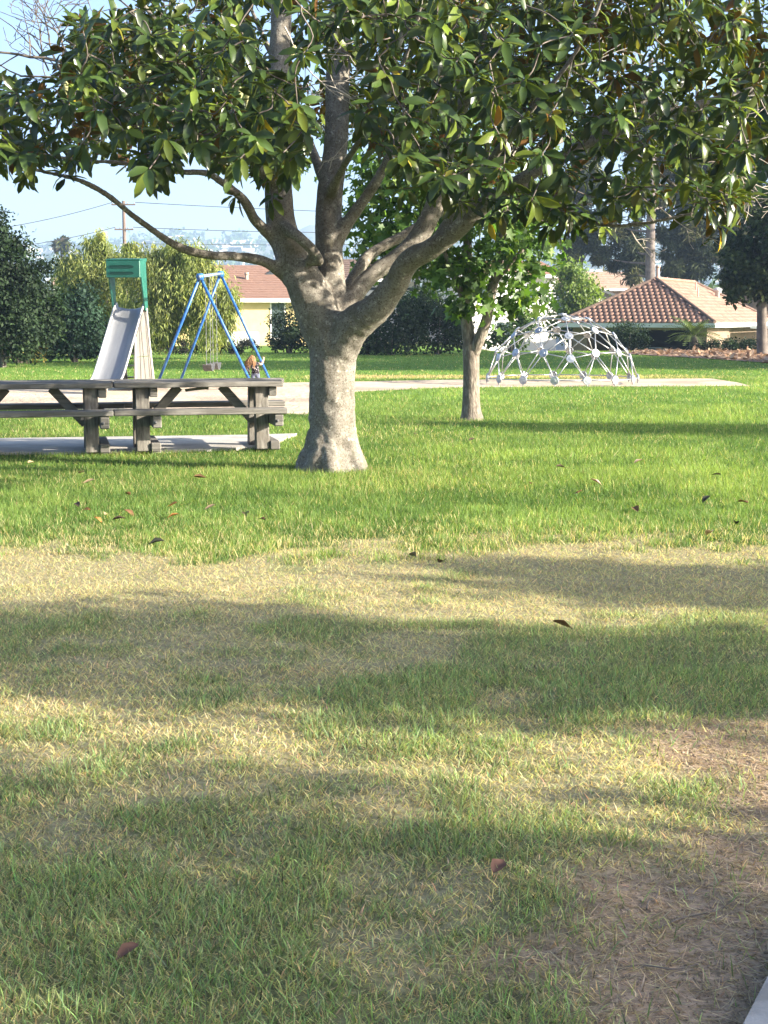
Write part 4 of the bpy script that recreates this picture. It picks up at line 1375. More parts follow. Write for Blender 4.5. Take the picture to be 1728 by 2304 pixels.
# the sunlit side: too oblique to pick the tiles apart
mb = MB(); tv, tf = tile_mesh(tw_, tl_, .05)
ca, sa = math.cos(pitch), math.sin(pitch)
for r_ in range(rows):
    t = r_ / rows
    y0, y1 = t * hw / 2, hl - t * hw / 2
    for i in range(int((y1 - y0) / tw_)):
        y = y0 + .15 + (i + .5 * (r_ % 2)) * tw_
        mb.add([(-t * hw / 2 - v[1] * ca - v[2] * sa, y + v[0], rz0 + t * rise + .012 + v[1] * sa + v[2] * ca) for v in tv], tf)
tag(mb.build('side_tiles', M['tile'], hh_), kind='stuff')
for a, b in ((c00, ap), (c10, ap), (c11, ap2), (ap, ap2)):
    MB().tube([a + Vector((0, 0, .1)), b + Vector((0, 0, .1))], .09, 8).build('ridge_cap', M['ridge' if a is not ap else 'tile'], hh_)
MB().tube([ap + Vector((0, .3, -.1)), ap + Vector((0, .3, .75))], .1, 10).tube([ap + Vector((0, .3, .66)), ap + Vector((0, .3, .78))], .13, 10).build('vent_pipe', M['vent'], hh_, True)
for y, x, z, h in ((9.5, -3.2, rz1 - .5, .5), (7.0, -2.5, rz1 - .85, .5)):
    MB().tube([(x, y, z - .3), (x, y, z + h)], .04, 8).build('vent_pipe', M['vent'], hh_, True)
MB().lathe([(.13, -.3), (.13, .2), (.26, .24), (.24, .36), (.1, .44)], 12, (-2.6, 12.3, rz1 - .7)).build('roof_vent', M['stucco_g'], hh_, True)
# porch at the side
MB().box((.3, 7.5, eh - .25), (3.4, 15.5, eh - .1)).build('porch_roof', M['whitepaint'], hh_)
for y in (7.8, 11.0, 15.0):
    MB().box((3.0, y, -.3), (3.2, y + .2, eh - .26)).build('porch_post', M['whitepaint'], hh_)

# car in the garage
cl = hh_.matrix_basis @ Vector((-3.6, 2.0, .0))
car = empty('parked_car', (cl.x, cl.y, -1.45), -psi, 'silver car parked inside the open garage', 'car')
MB().prism([(-2.1, .32), (2.1, .32), (2.12, .78), (1.3, .92), (-1.9, .95), (-2.12, .8)], -.85, .85, 0).build('body', M['car'], car)
MB().prism([(-1.55, .94), (1.0, .92), (.35, 1.42), (-1.0, 1.44)], -.7, .7, 0).build('cabin', M['car'], car)
MB().add([(-.62, -1.52, .98), (.62, -1.52, .98), (.58, -1.06, 1.4), (-.58, -1.06, 1.4)], [(0, 1, 2, 3)]).build('windscreen', M['glass'], car)
for s in (-1, 1):
    MB().lathe([(.09, 0), (.1, .03), (.05, .05)], 12).build('headlight', M['disc'], car).matrix_local = Matrix.Translation((s * .62, -2.08, .68)) @ Matrix.Rotation(R(90), 4, 'X')
    for y in (-1.3, 1.25):
        w_ = MB().lathe([(.32, -.1), (.34, -.06), (.34, .06), (.32, .1)], 18).build('wheel', M['rubber'], car, True)
        w_.matrix_local = Matrix.Translation((s * .78, y, .34)) @ Matrix.Rotation(R(90), 4, 'Y')
        MB().lathe([(.19, -.11), (.19, .11)], 12).build('rim', M['steel'], w_)

# ------------------------------------------------------------------ utility pole and wires
D = 150
pt = at(278, 452, D)
pole = empty('utility_pole', (pt.x, D, 0), 0, 'brown wooden utility pole with crossarms above the pepper trees', 'utility pole')
H = pt.z
MB().tube([(0, 0, -.5), (0, 0, H * .5), (0, 0, H)], [.22, .19, .16], 10).build('pole', M['pole'], pole, True)
for z, l in ((H - .45, 1.2), (H - 2.9, .95)):
    a = MB().box((-l, -.2, z), (l, -.09, z + .14)).build('crossarm', M['pole'], pole)
    for x in (-l + .1, -.4, .4, l - .1):
        MB().lathe([(.04, .14), (.07, .2), (.05, .3)], 8, (x, -.15, z)).build('insulator', M['steel'], a)


def wire(label, a, b, sag, r=.035):
    pts = [a.lerp(b, t) - Vector((0, 0, sag * 4 * t * (1 - t))) for t in np.linspace(0, 1, 24)]
    me = tubes_mesh('power_line', [(np.array([list(p) for p in pts]) - np.array(a), np.full(24, r))], 5)
    o = tag(link('power_line', me, M['wire']), label, 'power line', 'power lines at the utility pole')
    o.location = a


top1, top2 = Vector((pt.x, D - .15, H - .15)), Vector((pt.x, D - .15, H - 2.6))
wire('topmost power line running off the pole past the magnolia', top1 + Vector((1.1, 0, 0)), at(1500, 486, 175), .5)
wire('second power line running off the pole past the magnolia', top2 + Vector((.85, 0, 0)), at(1500, 492, 175), 1.0)
wire('lowest power line over the brown roof', at(278, 548, D), at(1400, 535, 175), .4, .03)
wire('upper power line slanting down from the pole over the dark tree', top1 + Vector((-1.1, 0, 0)), at(-60, 522, 140), .3)
wire('lower power line slanting down from the pole over the dark tree', top2 + Vector((-.85, 0, 0)), at(-60, 566, 140), .3)

# palm far off
D = 260
pp = at(138, 560, D)
palm = empty('palm_tree', (pp.x, D, 0), 0, 'far fan palm with small round head before the hazy hills', 'tree')
MB().tube([(0, 0, 0), (.1, 0, pp.z * .5), (0, 0, pp.z)], [.3, .25, .22], 8).build('trunk', M['bark3'], palm, True)
P, d, up, L, C = cloud_leaves([(Vector((0, 0, pp.z + .6)), (1.0, 1.0, 1.2))], 260, 1.2, [(.05, .06, .03), (.12, .10, .05)], clump=.1, nclump=14)
V, Fa, Cc = leaf_cloud(RHOMB, P, d, up, L, np.full(len(P), .3), C, C, False)
tag(link('crown', npmesh('crown', V, Fa, Cc), M['dullleaf'], palm), kind='stuff')

# ------------------------------------------------------------------ far woods and hills
n = 420
x = rng.uniform(-95, 110, n); y = rng.uniform(165, 300, n)
P, Dd_, U, L, C = [], [], [], [], []
for i in range(n):
    r = rng.uniform(1.8, 4.2)
    hz = rng.uniform(1.5, 3.6) * (1 + (y[i] - 165) / 160)
    p_, d_, u_, l_, c_ = cloud_leaves([(Vector((x[i], y[i], hz)), (r, r, r * .8))], 90, .95, G_MID + G_PINE + [(.12, .12, .05)], clump=.2, nclump=12, shell=3)
    P.append(p_); Dd_.append(d_); U.append(u_); L.append(l_); C.append(c_)
P, Dd_, U, L, C = [np.concatenate(a) for a in (P, Dd_, U, L, C)]
V, Fa, Cc = leaf_cloud(RHOMB, P, Dd_, U, L, np.full(len(P), .2), C, C, False)
tag(link('far_woods', npmesh('far_woods', V, Fa, Cc), M['dullleaf']), 'band of far trees in the valley behind the houses', 'woods', kind='stuff')


def ridge(name, d, xs, ys, depth, seed, label):
    px = np.arange(-1500, 3300, 14.0)
    top = np.interp(px, xs, ys) + (fbm(px / 90, px * 0 + seed, seed, 4) - .5) * 22 + (vn(px / 17, px * 0, seed) - .5) * 7
    rows_ = 14
    V = []
    for j in range(rows_):
        t = j / (rows_ - 1)
        dd = d + depth * t
        for k in range(len(px)):
            pt_ = at(px[k], top[k], d + depth)
            hz = (pt_.z) * (t ** .8) + (vn(px[k] / 60, t * 7, seed + 3) - .5) * 9 * math.sin(math.pi * t)
            V.append((pt_.x * dd / (d + depth), dd, max(hz, -1.6) if j else -2))
    nx_ = len(px)
    i_, j_ = np.meshgrid(np.arange(nx_ - 1), np.arange(rows_ - 1))
    q_ = (j_ * nx_ + i_).ravel()
    V = np.array(V)
    me = npmesh(name, V, np.stack([q_, q_ + 1, q_ + nx_ + 1, q_ + nx_], 1), smooth=True)
    tag(link(name, me, M['hill']), label, kind='structure')
    return V.reshape(rows_, nx_, 3)


HV = ridge('hills', 1180, [-1500, 0, 250, 390, 520, 650, 800, 1250, 1400, 3300], [560, 556, 550, 532, 540, 546, 548, 552, 540, 550], 720, 5, 'hazy hillside with far houses')
ridge('mountain', 2080, [-1500, 300, 560, 640, 690, 740, 820, 1200, 1350, 3300], [560, 556, 548, 528, 508, 514, 545, 545, 540, 545], 150, 11, 'blue far mountain behind the hills')
# far houses and trees on the hillside: specks
mbs = {'w': MB(), 'd': MB()}
for k in range(620):
    j = rng.integers(3, 13); i = rng.integers(100, 240)
    v = HV[j, i]
    w_, h_ = rng.uniform(3.0, 9.0), rng.uniform(2.2, 4.2)
    mbs['w'].box((v[0] - w_, v[1] - 3, v[2] - 1), (v[0] + w_, v[1] + 3, v[2] + h_))
tag(mbs['w'].build('hillside_houses', M['stucco_w']), 'tiny pale houses dotted over the hazy hillside', 'houses', kind='stuff')
P = []
for k in range(1500):
    j = rng.integers(1, 14); i = rng.integers(90, 250)
    P.append(HV[j, i] + rng.normal(0, 6, 3) * np.array((1, 1, 0)))
P = np.array(P)
P4 = np.repeat(P, 10, 0) + rng.normal(0, 3.0, (len(P) * 10, 3)) + np.array((0, 0, 2.5))
C = np.array(G_MID)[rng.integers(0, 3, len(P4))]
V, Fa, Cc = leaf_cloud(RHOMB, P4, unit(len(P4)), unit(len(P4)), rng.uniform(4, 8, len(P4)), np.zeros(len(P4)), C, C, False)
tag(link('hillside_trees', npmesh('hillside_trees', V, Fa, Cc), M['dullleaf']), 'far trees dotted over the hazy hillside', 'trees', kind='stuff')

# ------------------------------------------------------------------ picnic tables
def make_table():
    """length along local x, front on -y; stands on the pad at z = 0"""
    t = empty('picnic_table')
    L = 1.86
    for k, (y, dx0, dx1) in enumerate(((-.33, 0, 0), (-.11, .03, .02), (.11, .02, .06), (.33, .05, .11))):
        MB().box((-L / 2 + dx0, y - .105, .705 + .004 * (k % 2)), (L / 2 + dx1, y + .105, .765 + .004 * (k % 2)), .008).build('tabletop_plank', M['wood'], t)
    MB().box((-L / 2 - .02, -.80, .425), (L / 2 - .01, -.53, .485), .009).build('bench_plank', M['wood'], t)
    MB().box((-L / 2 + .03, .53, .43), (L / 2 + .17, .80, .49), .009).build('bench_plank', M['wood'], t)
    for x in (-.62, .70):
        for s in (-1, 1):
            MB().bar((x, s * .33, .0), (x, s * .24, .70), .15, .14, up=(0, 1, 0), bev=.008).build('leg', M['woodend'], t)
        MB().box((x + .077, -.36, .60), (x + .165, .36, .70), .008).build('top_beam', M['wood'], t)
        MB().box((x + .077, -.78, .29), (x + .175, .80, .42), .01).build('seat_beam', M['wood'], t)
        MB().box((x + .077, -.42, .0), (x + .19, .66, .10), .012).build('foot_beam', M['wood'], t)
    for x, s in ((-.62, 1), (.70, -1)):
        MB().bar((x + s * .06, -.06, .30), (x + s * .42, -.06, .70), .085, .1, bev=.006).build('brace', M['wood'], t)
    for z, x, y in ((.35, -.57, -.785), (.35, .75, -.785), (.35, .75, .805)):
        MB().lathe([(.012, 0), (.018, .012), (.008, .02)], 8).build('bolt', M['rubber'], t).matrix_local = Matrix.Translation((x + .06, y + (.006 if y < 0 else -.006), z)) @ Matrix.Rotation(R(90), 4, 'X')
    return t


pA, pB = gp(258, 1019, .035), gp(640, 1011.5, .035)
ang = math.atan2(pB.y - pA.y, pB.x - pA.x)
ux = Vector((math.cos(ang), math.sin(ang), 0)); uy = Vector((-ux.y, ux.x, 0))
t2 = make_table()
t2.rotation_euler = (0, 0, ang)
mid = (pA + pB) / 2
t2.location = Vector((mid.x, mid.y, .035)) + uy * .42
tag(t2, 'weathered timber picnic table beside the magnolia trunk', 'picnic table', 'picnic tables on the concrete pad')
t1 = copy_tree(t2)
t1.location = Vector(t2.location) - ux * 1.875 - uy * .03
tag(t1, 'weathered timber picnic table farther from the magnolia trunk, below the slide', 'picnic table', 'picnic tables on the concrete pad')
MB().bar((-.12, .0, .655), (.13, .02, .68), .05, .03, bev=.004).box((.12, -.02, .66), (.14, .06, .70)).build('loose_batten', M['wood'], t2)

# ------------------------------------------------------------------ slide
sb = gp(345, 876)
phi = R(7)
sld = empty('playground_slide', (sb.x - .36, sb.y + .6, 0), phi * -1 + math.pi, 'steel slide with green plastic hood behind the picnic tables', 'slide')
# local: +y runs down the chute towards the viewer, x across
sw = .285


def chute_pt(t):
    P = spline([(.62, 1.70), (.78, 1.62), (1.3, 1.14), (2.1, .40), (2.42, .18), (2.75, .13)], 6)
    return P


cpts = chute_pt(0)
mb = MB()
vs, fs_ = [], []
prof = [(-sw, .10), (-sw + .02, .02), (-sw * .4, -.015), (0, -.02), (sw * .4, -.015), (sw - .02, .02), (sw, .10)]
for y, z in cpts:
    for x, dz in prof: vs.append((x, y, z + dz))
n = len(prof)
for i in range(len(cpts) - 1):
    for k in range(n - 1): fs_.append((i * n + k, i * n + k + 1, (i + 1) * n + k + 1, (i + 1) * n + k))
ch = MB().add(vs, fs_).build('chute', M['chute'], sld, True)
md = ch.modifiers.new('t', 'SOLIDIFY'); md.thickness = .006
for s in (-1, 1):
    MB().tube([(s * (sw + .02), y, z + .10) for y, z in cpts[:-2]], .024, 8).build('side_rail', M['rail'], sld, True)
    MB().tube([(s * (sw + .01), .0, 0), (s * (sw + .01), .60, 1.72)], .032, 8).build('ladder_rail', M['rail'], sld, True)
    MB().tube([(s * (sw + .06), .25, 0), (s * (sw + .06), .64, 1.70)], .02, 8).build('hand_rail', M['rail'], sld, True)
    MB().tube([(s * (sw + .015), 1.45, .0), (s * (sw + .015), 1.35, 1.1)], .026, 8).build('support_post', M['rail'], sld, True)
    MB().prism([(.28, .70), (1.34, .70), (1.34, 1.03), (.68, 1.66), (.62, 1.66)], s * (sw + .002), s * (sw + .008), 0).build('side_panel', M['panel'], sld)
    MB().prism([(.05, .06), (1.38, .06), (1.345, .69), (.277, .69)], s * (sw + .002), s * (sw + .008), 0).build('side_panel', M['panel'], sld)
    MB().prism([(.56, 1.62), (.76, 1.66), (.99, 2.30), (.99, 2.66), (.66, 2.70)], s * (sw + .04), s * (sw + .07), 0).build('hood_side', M['green'], sld)
for k in range(6):
    z = .22 + k * .25
    MB().box((-sw, .6 * z / 1.72 - .05, z), (sw, .6 * z / 1.72 + .09, z + .03)).build('step', M['steel'], sld)
MB().box((-sw - .075, .98, 2.32), (sw + .075, 1.12, 2.67), .012).build('hood_front', M['green'], sld)
MB().prism([(.60, 2.66), (1.12, 2.675), (1.12, 2.70), (.60, 2.73)], -sw - .075, sw + .075, 0).build('hood_top', M['green'], sld)
for z in (2.41, 2.54):
    MB().prism([(-.24, z), (-.2, z - .027), (.25, z - .027), (.29, z), (.25, z + .027), (-.2, z + .027)], 1.121, 1.128, 1).build('slot', M['slot'], sld)  # thin plate on the face, groove shade painted by its dark colour
    MB().box((-.2, 1.121, z + .03), (.25, 1.137, z + .042)).build('slot_lip', M['green'], sld)

# ------------------------------------------------------------------ swing set
an, af = at(450, 622, 30.2), at(496, 616, 33.0)
sw_ = empty('swing_set', ((an.x + af.x) / 2, (an.y + af.y) / 2, 0), 0, 'blue A-frame swing set with two belt swings on the sand', 'swing set')
so_ = Vector(sw_.location)
for ap_, lx, rx, yy in ((an, 346, 575, 878.5), (af, 401, 614, 865.3)):
    for px_ in (lx, rx):
        f_ = gp(px_, yy)
        f_.z = -.05
        MB().tube([f_ - so_, ap_ - so_], .03, 10).build('leg', M['blue'], sw_, True)
    MB().lathe([(.07, -.08), (.085, 0), (.06, .06)], 12, ap_ - so_).build('frame_joint', M['blue'], sw_, True)
MB().tube([an - so_ + (an - af) * .03, af - so_ + (af - an) * .03], .034, 10).build('top_bar', M['worn_blue'], sw_, True)
for c, l_ in ((.34, 'a'), (.66, 'b')):
    hang = []
    dirb = (af - an)
    for e in (-.1, .1):
        tp = an + dirb * (c + e)
        hang.append(tp)
    m0 = an + dirb * c
    seat_z = .38
    pl, pr = (hang[0] - so_), (hang[1] - so_)
    a_, b_ = Vector((pl.x, pl.y, seat_z + .14)), Vector((pr.x, pr.y, seat_z + .14))
    V, lst2 = [], []
    seat = empty('swing_seat'); COL.objects.unlink(seat); bpy.data.objects.remove(seat)
    pts = [a_.lerp(b_, t) - Vector((0, 0, .14 * math.sin(math.pi * t) ** .7)) for t in np.linspace(0, 1, 9)]
    vs, fs_ = [], []
    for p_ in pts: vs += [p_ + Vector((-.09, 0, 0)), p_ + Vector((.09, 0, 0)), p_ + Vector((.09, 0, .012)), p_ + Vector((-.09, 0, .012))]
    for i in range(8):
        for k in range(4): fs_.append((i * 4 + k, i * 4 + (k + 1) % 4, i * 4 + 4 + (k + 1) % 4, i * 4 + 4 + k))
    st = MB().add(vs, fs_ + [(0, 1, 2, 3), (35, 34, 33, 32)]).build('swing_seat', M['rubber'], sw_)
    for t_, b2 in ((pl, a_), (pr, b_)):
        # links of the chain, alternating in turn
        L_ = (t_ - b2).length; k_ = int(L_ / .045)
        mbc = MB()
        for i in range(k_):
            p0 = b2.lerp(t_, i / k_); p1 = b2.lerp(t_, (i + 1.1) / k_)
            w = .015 if i % 2 else .007
            mbc.bar(p0, p1, w, .022 - w, up=(1, 0, 0))
        tag(mbc.build('chain', M['chain'], st), kind='stuff')

# ------------------------------------------------------------------ dome climber
DC = gp(1262, 859); DC = Vector(((1262 - 864) / F * 34.0, 34.0, 0))
dome = empty('dome_climber', DC, 0, 'silver geodesic dome climber with round hubs standing on the sand', 'climbing frame')
gr = (1 + 5 ** .5) / 2
ico = [Vector(v).normalized() for v in ((0, 1, gr), (0, -1, gr), (0, 1, -gr), (0, -1, -gr), (1, gr, 0), (-1, gr, 0), (1, -gr, 0), (-1, -gr, 0), (gr, 0, 1), (gr, 0, -1), (-gr, 0, 1), (-gr, 0, -1))]
rot = ico[0].rotation_difference(Vector((0, 0, 1)))
ico = [rot @ v for v in ico]
el = min((ico[0] - v).length for v in ico[1:])
tri = [(a, b, c) for a in range(12) for b in range(a + 1, 12) for c in range(b + 1, 12) if abs((ico[a] - ico[b]).length - el) < .01 and abs((ico[b] - ico[c]).length - el) < .01 and abs((ico[a] - ico[c]).length - el) < .01]
pts, edges = [], set()


def vid(v):
    v = v.normalized()
    for i, q_ in enumerate(pts):
        if (q_ - v).length < 1e-3: return i
    pts.append(v); return len(pts) - 1


for a, b, c in tri:
    g = {}
    for i in range(4):
        for j in range(4 - i):
            k = 3 - i - j
            g[(i, j)] = vid(ico[a] * (i / 3) + ico[b] * (j / 3) + ico[c] * (k / 3))
    for i in range(4):
        for j in range(4 - i):
            for di, dj in ((1, 0), (0, 1), (1, -1)):
                if (i + di, j + dj) in g: edges.add(tuple(sorted((g[(i, j)], g[(i + di, j + dj)]))))
zmin = sorted([p_.z for p_ in pts], reverse=True)[45] - .02
keep = [i for i, p_ in enumerate(pts) if p_.z > zmin]
basez = sum(pts[i].z for i in keep if pts[i].z < zmin + .12) / max(1, sum(1 for i in keep if pts[i].z < zmin + .12))
r2 = sorted([i for i in keep if .6 < pts[i].z < .85], key=lambda i: pts[i].z)
# turn it so that one hub of the ten-hub ring faces the viewer
best = min(((abs(pts[i].x), i) for i in r2 if pts[i].y < 0))[1]
rzd = -math.atan2(pts[best].x, -pts[best].y)
rm = Matrix.Rotation(rzd, 3, 'Z')
rb = max(math.hypot(pts[i].x, pts[i].y) for i in keep)


def dome_pt(i):
    p_ = rm @ pts[i]
    base = pts[i].z < zmin + .12
    z = .13 if base else .13 + (p_.z - basez) / (1 - basez) * 1.45
    return Vector((p_.x / rb * 1.74, p_.y / rb * 1.74, z))


DP = {i: dome_pt(i) for i in keep}
for a, b in sorted(edges):
    if a in DP and b in DP:
        MB().tube([DP[a], DP[b]], .0125, 8).build('strut', M['steel'], dome, True)
hubm = MB().lathe([(.0, -.02), (.088, -.019), (.096, -.012), (.096, .012), (.088, .019), (.035, .02), (.03, .028), (.0, .028)], 18).mesh('hub')
hubm.materials.append(M['disc'])
for i in keep:
    o = link('hub', hubm, None, dome)
    nrm = Vector((DP[i].x, DP[i].y, DP[i].z * .9 - .1))
    o.matrix_local = Matrix.Translation(DP[i]) @ nrm.to_track_quat('Z', 'Y').to_matrix().to_4x4()
for i in keep:
    if DP[i].z < .15:
        MB().tube([DP[i] - Vector((0, 0, .2)), DP[i]], .018, 8).build('anchor_post', M['steel'], dome, True)

# ------------------------------------------------------------------ child bending by the swing frame
cb = gp(575, 884)
kid = empty('person', cb, 0, 'small child with loose auburn hair and dark floral top, bending beside the blue swing frame', 'person')
J = [((0, 0, .46), .075), ((.0, -.02, .58), .08), ((-.03, -.05, .68), .085), ((-.05, -.06, .735), .035), ((-.07, -.07, .80), .06),       # pelvis, waist, chest, neck, head
     ((-.055, .02, .44), .058), ((-.06, -.03, .25), .042), ((-.06, .02, .05), .028), ((-.06, -.06, .02), .026),
     ((.055, .02, .44), .058), ((.07, .0, .25), .042), ((.07, .05, .05), .028), ((.07, -.03, .02), .026),
     ((.06, -.06, .70), .04), ((.15, -.06, .68), .03), ((.19, -.02, .78), .024), ((.195, .0, .82), .02),
     ((-.12, -.07, .69), .04), ((-.17, -.12, .58), .03), ((-.13, -.2, .50), .024), ((-.11, -.23, .48), .02)]
E = [(0, 1), (1, 2), (2, 3), (3, 4), (0, 5), (5, 6), (6, 7), (7, 8), (0, 9), (9, 10), (10, 11), (11, 12), (2, 13), (13, 14), (14, 15), (15, 16), (2, 17), (17, 18), (18, 19), (19, 20)]
for hnd, dr in ((16, 1), (20, -1)):
    b0 = Vector(J[hnd][0])
    for k in range(5):
        o1 = b0 + Vector(((k - 2) * .009, -.006 + .004 * abs(k - 2), .028 if dr > 0 else -.026))
        o2 = o1 + Vector(((k - 2) * .004 - .01, 0, .014 if dr > 0 else -.016))
        J += [(tuple(o1), .0065), (tuple(o2), .0055)]
        E += [(hnd, len(J) - 2), (len(J) - 2, len(J) - 1)]
me = bpy.data.meshes.new('body')
me.from_pydata([j[0] for j in J], E, [])
bo = bpy.data.objects.new('body_skin', me); COL.objects.link(bo)
mdk = bo.modifiers.new('k', 'SKIN')
sv = me.skin_vertices[0].data
for i, j in enumerate(J): sv[i].radius = (j[1], j[1]); sv[i].use_root = (i == 0)
mds = bo.modifiers.new('s', 'SUBSURF'); mds.levels = 2; mds.render_levels = 2
body = evaluated(bo)
bpy.data.objects.remove(bo)
body.materials.clear()
for m_ in ('skin', 'shirt', 'jeans', 'rubber'): body.materials.append(M[m_])
for p_ in body.polygons:
    c = p_.center; p_.use_smooth = True
    k = 0
    if c.z < .045: k = 3
    elif c.z < .46 and abs(c.x) < .12 and c.y > -.12: k = 2
    elif c.z < .735 and abs(c.x + .03) < .135: k = 1
    p_.material_index = k
link('body', body, None, kid)
kid.scale = (.86, .86, .84)
# hair: strands hanging from the head
hp = []
hc = Vector((-.07, -.065, .815))
for k in range(170):
    a, e = rng.uniform(0, 6.28), rng.uniform(-.15, 1.5)
    s = hc + Vector((math.cos(a) * math.cos(e) * .075, math.sin(a) * math.cos(e) * .08, math.sin(e) * .075))
    o = Vector((math.cos(a) * .05 - .03, math.sin(a) * .04 - .01, 0))
    L_ = rng.uniform(.10, .24)
    hp.append((spline([hc + Vector((0, 0, .05)) + (s - hc) * .3, s, s + o * .7 - Vector((0, 0, L_ * .45)), s + o * 1.2 - Vector((0, 0, L_))], 3), np.linspace(.013, .005, 10)))
link('hair', tubes_mesh('hair', hp, 5), M['hair'], kid)
f = MB()
f.lathe([(.0, .0), (.009, .004), (.011, .012), (.004, .02)], 8, (-.125, -.115, .79)).build('nose', M['skin'], kid, True)

# ------------------------------------------------------------------ fallen leaves
FALL = [
    (70, 1051, 't', 'tan fallen leaf in the shade streak at the edge of the lawn below the tables'),
    (183, 1075, 'p', 'pinkish curled leaf just below the shade streak'),
    (199, 1096, 't', 'thin tan leaf on the lawn below the pinkish curled leaf'),
    (175, 1149, 'd', 'dark folded leaf beside an orange leaf on the green lawn'),
    (195, 1161, 'o', 'bright orange leaf standing in the green lawn below the tables'),
    (221, 1179, 'o', 'tiny orange leaf, lowest of the cluster below the tables'),
    (239, 1169, 't', 'flat tan leaf right of the tiny orange leaf'),
    (268, 1177, 'd', 'dark flat leaf between two brown leaves below the tables'),
    (291, 1166, 'b', 'small brown leaf closing the leaf cluster below the tables'),
    (387, 1151, 'o', 'long orange leaf on the lawn, left of the magnolia'),
    (389, 1175, 'o', 'short orange leaf right under the long orange one'),
    (472, 1155, 't', 'tan leaf with dark edge between the long orange leaf and the trunk'),
    (553, 1167, 'd', 'dark leaf tilted up in the grass below the trunk'),
    (590, 1182, 'd', 'dark purple leaf below the tilted dark leaf'),
    (450, 1086, 'b', 'light brown leaf just in front of the concrete pad'),
    (289, 1124, 'b', 'lone brown leaf on the open lawn above the leaf cluster'),
    (351, 1231, 'k', 'blackish leaf with shiny top where the straw begins'),
    (1435, 1048, 'p', 'pale leaf on the lawn below the dome'),
    (1341, 1096, 'p', 'pale crumpled leaf left of the blackish leaves'),
    (1302, 1119, 'b', 'small brown leaf below the pale crumpled one'),
    (1430, 1155, 'b', 'broad brown leaf half sunk in the lawn'),
    (1589, 1136, 'k', 'small black leaf upright in the lawn'),
    (1671, 1142, 'b', 'brown leaf at the far right of the lawn'),
    (1656, 1187, 'k', 'pointed black leaf standing upright near the straw'),
    (1595, 1220, 'p', 'pale pink leaf where lawn meets straw on the right'),
    (1611, 1079, 'd', 'dark thin leaf on the sunny lawn at right'),
    (1195, 1100, 'p', 'pale leaf on the middle of the sunny lawn'),
    (1262, 1061, 'd', 'dark green leaf under the sweetgum shade band'),
    (927, 1263, 'k', 'dark crumpled leaf on the sunny straw'),
    (993, 1277, 'd', 'long dark brown leaf on the sunny straw'),
    (1265, 1413, 'b', 'tan crumpled leaf in the light strip between shades'),
    (1120, 1976, 'r', 'reddish brown leaf lying on the bare patch'),
    (285, 2150, 'r', 'rust brown leaf in the near shaded turf'),
    (935, 985, 'd', 'dark leaf on the lawn right of the trunk foot'),
    (1061, 998, 'd', 'dark leaf below the sweetgum trunk'),
]
FC = {'t': (.42, .30, .17), 'p': (.55, .40, .31), 'd': (.085, .06, .038), 'o': (.50, .22, .07), 'b': (.20, .11, .055), 'k': (.04, .042, .03), 'r': (.16, .085, .058)}
for px_, py_, k_, lab in FALL:
    p_ = gp(px_, py_)
    L_ = .115 if p_.y > 6 else .095
    L_ *= random.uniform(.75, 1.1)
    c = np.array([FC[k_]])
    T = MAGT[0].copy(); T[:, 0] *= 1.15; T[:, 1] -= .5
    cu = random.uniform(.25, .7)
    T[:, 2] += cu * .9 * T[:, 0] ** 2 * 4 + random.uniform(-.25, .25) * T[:, 1] ** 2
    V = np.concatenate([T, T - np.array((0, 0, .012))]) * L_
    Fa = np.concatenate([MAGT[1], MAGT[1][:, ::-1] + len(T)])
    o = link('fallen_leaf', npmesh('fallen_leaf', V, Fa, np.repeat(c, len(V), 0) * rng.uniform(.75, 1.25, (len(V), 1)), True), M['deadleaf'])
    up_ = .048 if p_.y > 9.5 else .028
    o.location = (p_.x, p_.y, float(gz(p_.x, p_.y)) + up_)
    o.rotation_euler = (random.uniform(-.15, .45), random.uniform(-.35, .35), random.uniform(0, 6.28))
    tag(o, lab, 'leaf', 'fallen leaves on the grass')

# twigs on the bare soil
for a, b, lab in (((1480, 2080), (1665, 2022), 'long pale twig lying on the bare soil'), ((1390, 2180), (1570, 2160), 'thin straight twig near the footpath corner'), ((1455, 2040), (1480, 2000), 'short pale twig above the long twig')):
    A, B = gp(*a), gp(*b)
    S = spline([A, A.lerp(B, .3) + Vector((0, .02, 0)), A.lerp(B, .7) - Vector((0, .015, 0)), B], 4)
    S[:, 2] = gz(S[:, 0], S[:, 1]) + .008
    o = link('dry_twig', tubes_mesh('dry_twig', [(S - S[0], np.linspace(.0028, .0014, len(S)))], 6), M['twig'])
    o.location = S[0]
    tag(o, lab, 'twig', 'twigs on the bare soil')
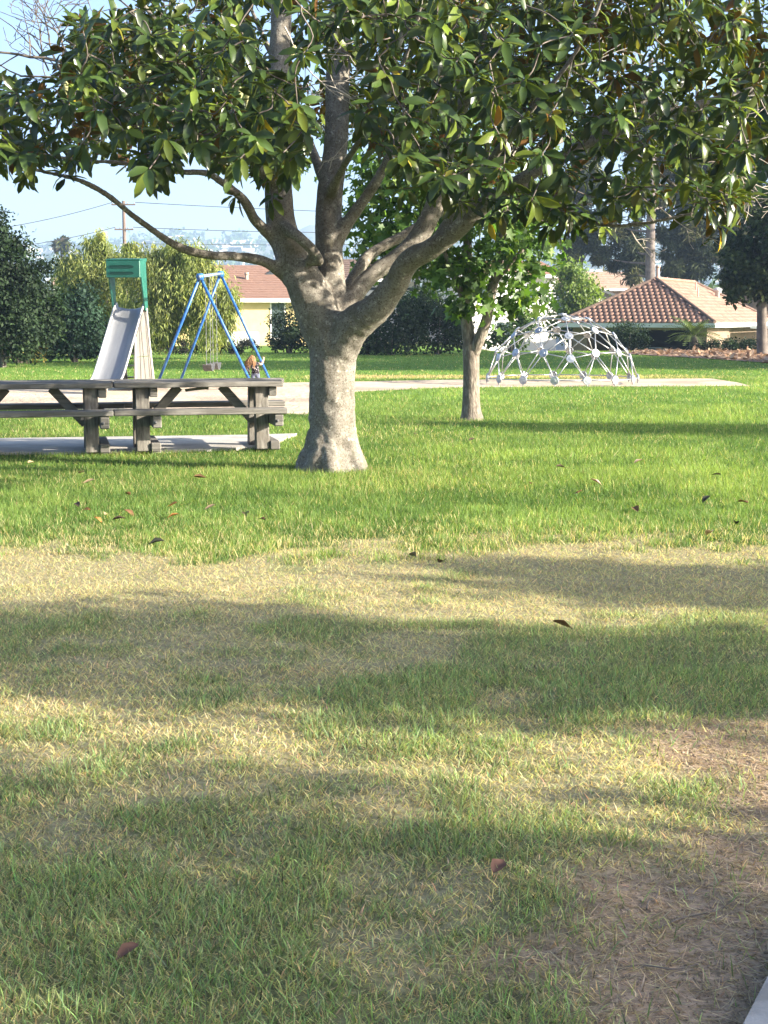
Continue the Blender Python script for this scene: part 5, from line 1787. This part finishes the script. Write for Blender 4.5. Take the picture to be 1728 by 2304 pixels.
# clods and crumbs on the bare soil
x, y = scatter(2.7, 6.0, 4200)
k = (rng.random(len(x)) < m_dirt(x, y)) & walk_free(x, y)
x, y = x[k], y[k]; n = len(x)
r = rng.uniform(.0015, .0042, n) * (1 + .8 * (rng.random(n) < .04))
OC = np.array([(1, 0, 0), (0, 1, 0), (-1, 0, 0), (0, -1, 0), (0, 0, .8), (0, 0, -.8)], float)
OF = np.array([(0, 1, 4), (1, 2, 4), (2, 3, 4), (3, 0, 4), (1, 0, 5), (2, 1, 5), (3, 2, 5), (0, 3, 5)])
V = (np.stack([x, y, gz(x, y) + r * .3], 1)[:, None] + OC[None] * r[:, None, None] * rng.uniform(.6, 1.4, (n, 6, 1))).reshape(-1, 3)
Fa = (np.arange(n)[:, None, None] * 6 + OF[None]).reshape(-1, 3)
C = np.repeat(lerp(np.array((.20, .145, .10)), np.array((.44, .34, .24)), rng.random(n)), 6, 0)
tag(link('soil_crumbs', npmesh('soil_crumbs', V, Fa, C), M['deadleaf']), 'small clods and crumbs on the bare soil', 'soil', kind='stuff')
# wood chips on the mulch bed
n = 5000
mn = np.array([(p_.x, p_.y) for p_ in MULCH]).min(0); mxx = np.array([(p_.x, p_.y) for p_ in MULCH]).max(0)
x, y = rng.uniform(mn[0], mxx[0], n), rng.uniform(mn[1], mxx[1], n)
k = in_poly(x, y, MULCH)
P = np.stack([x[k], y[k], np.full(k.sum(), .04)], 1)
d = unit(len(P)); d[:, 2] *= .3
C = np.array([(.34, .22, .14), (.22, .13, .08), (.44, .32, .22)])[rng.integers(0, 3, len(P))]
V, Fa, Cc = leaf_cloud(RHOMB, P, d, np.repeat([[0, 0, 1.]], len(P), 0) + unit(len(P)) * .5, rng.uniform(.1, .3, len(P)), np.zeros(len(P)), C, C, False)
tag(link('wood_chips', npmesh('wood_chips', V, Fa, Cc), M['deadleaf']), 'wood chips covering the bed below the tiled house', 'wood chips', kind='stuff')

# ------------------------------------------------------------------ haze
hz_, nt, out = _nt('haze_air')
v = N(nt, 'ShaderNodeVolumePrincipled')
v.inputs['Color'].default_value = (.55, .75, 1.0, 1)
v.inputs['Density'].default_value = .00042
v.inputs['Anisotropy'].default_value = .15
nt.links.new(v.outputs[0], out.inputs['Volume'])
o = MB().box((-2400, -70, -4), (2400, 2700, 160)).build('haze', hz_)
tag(o, 'thin blue haze lying over the valley', kind='stuff')
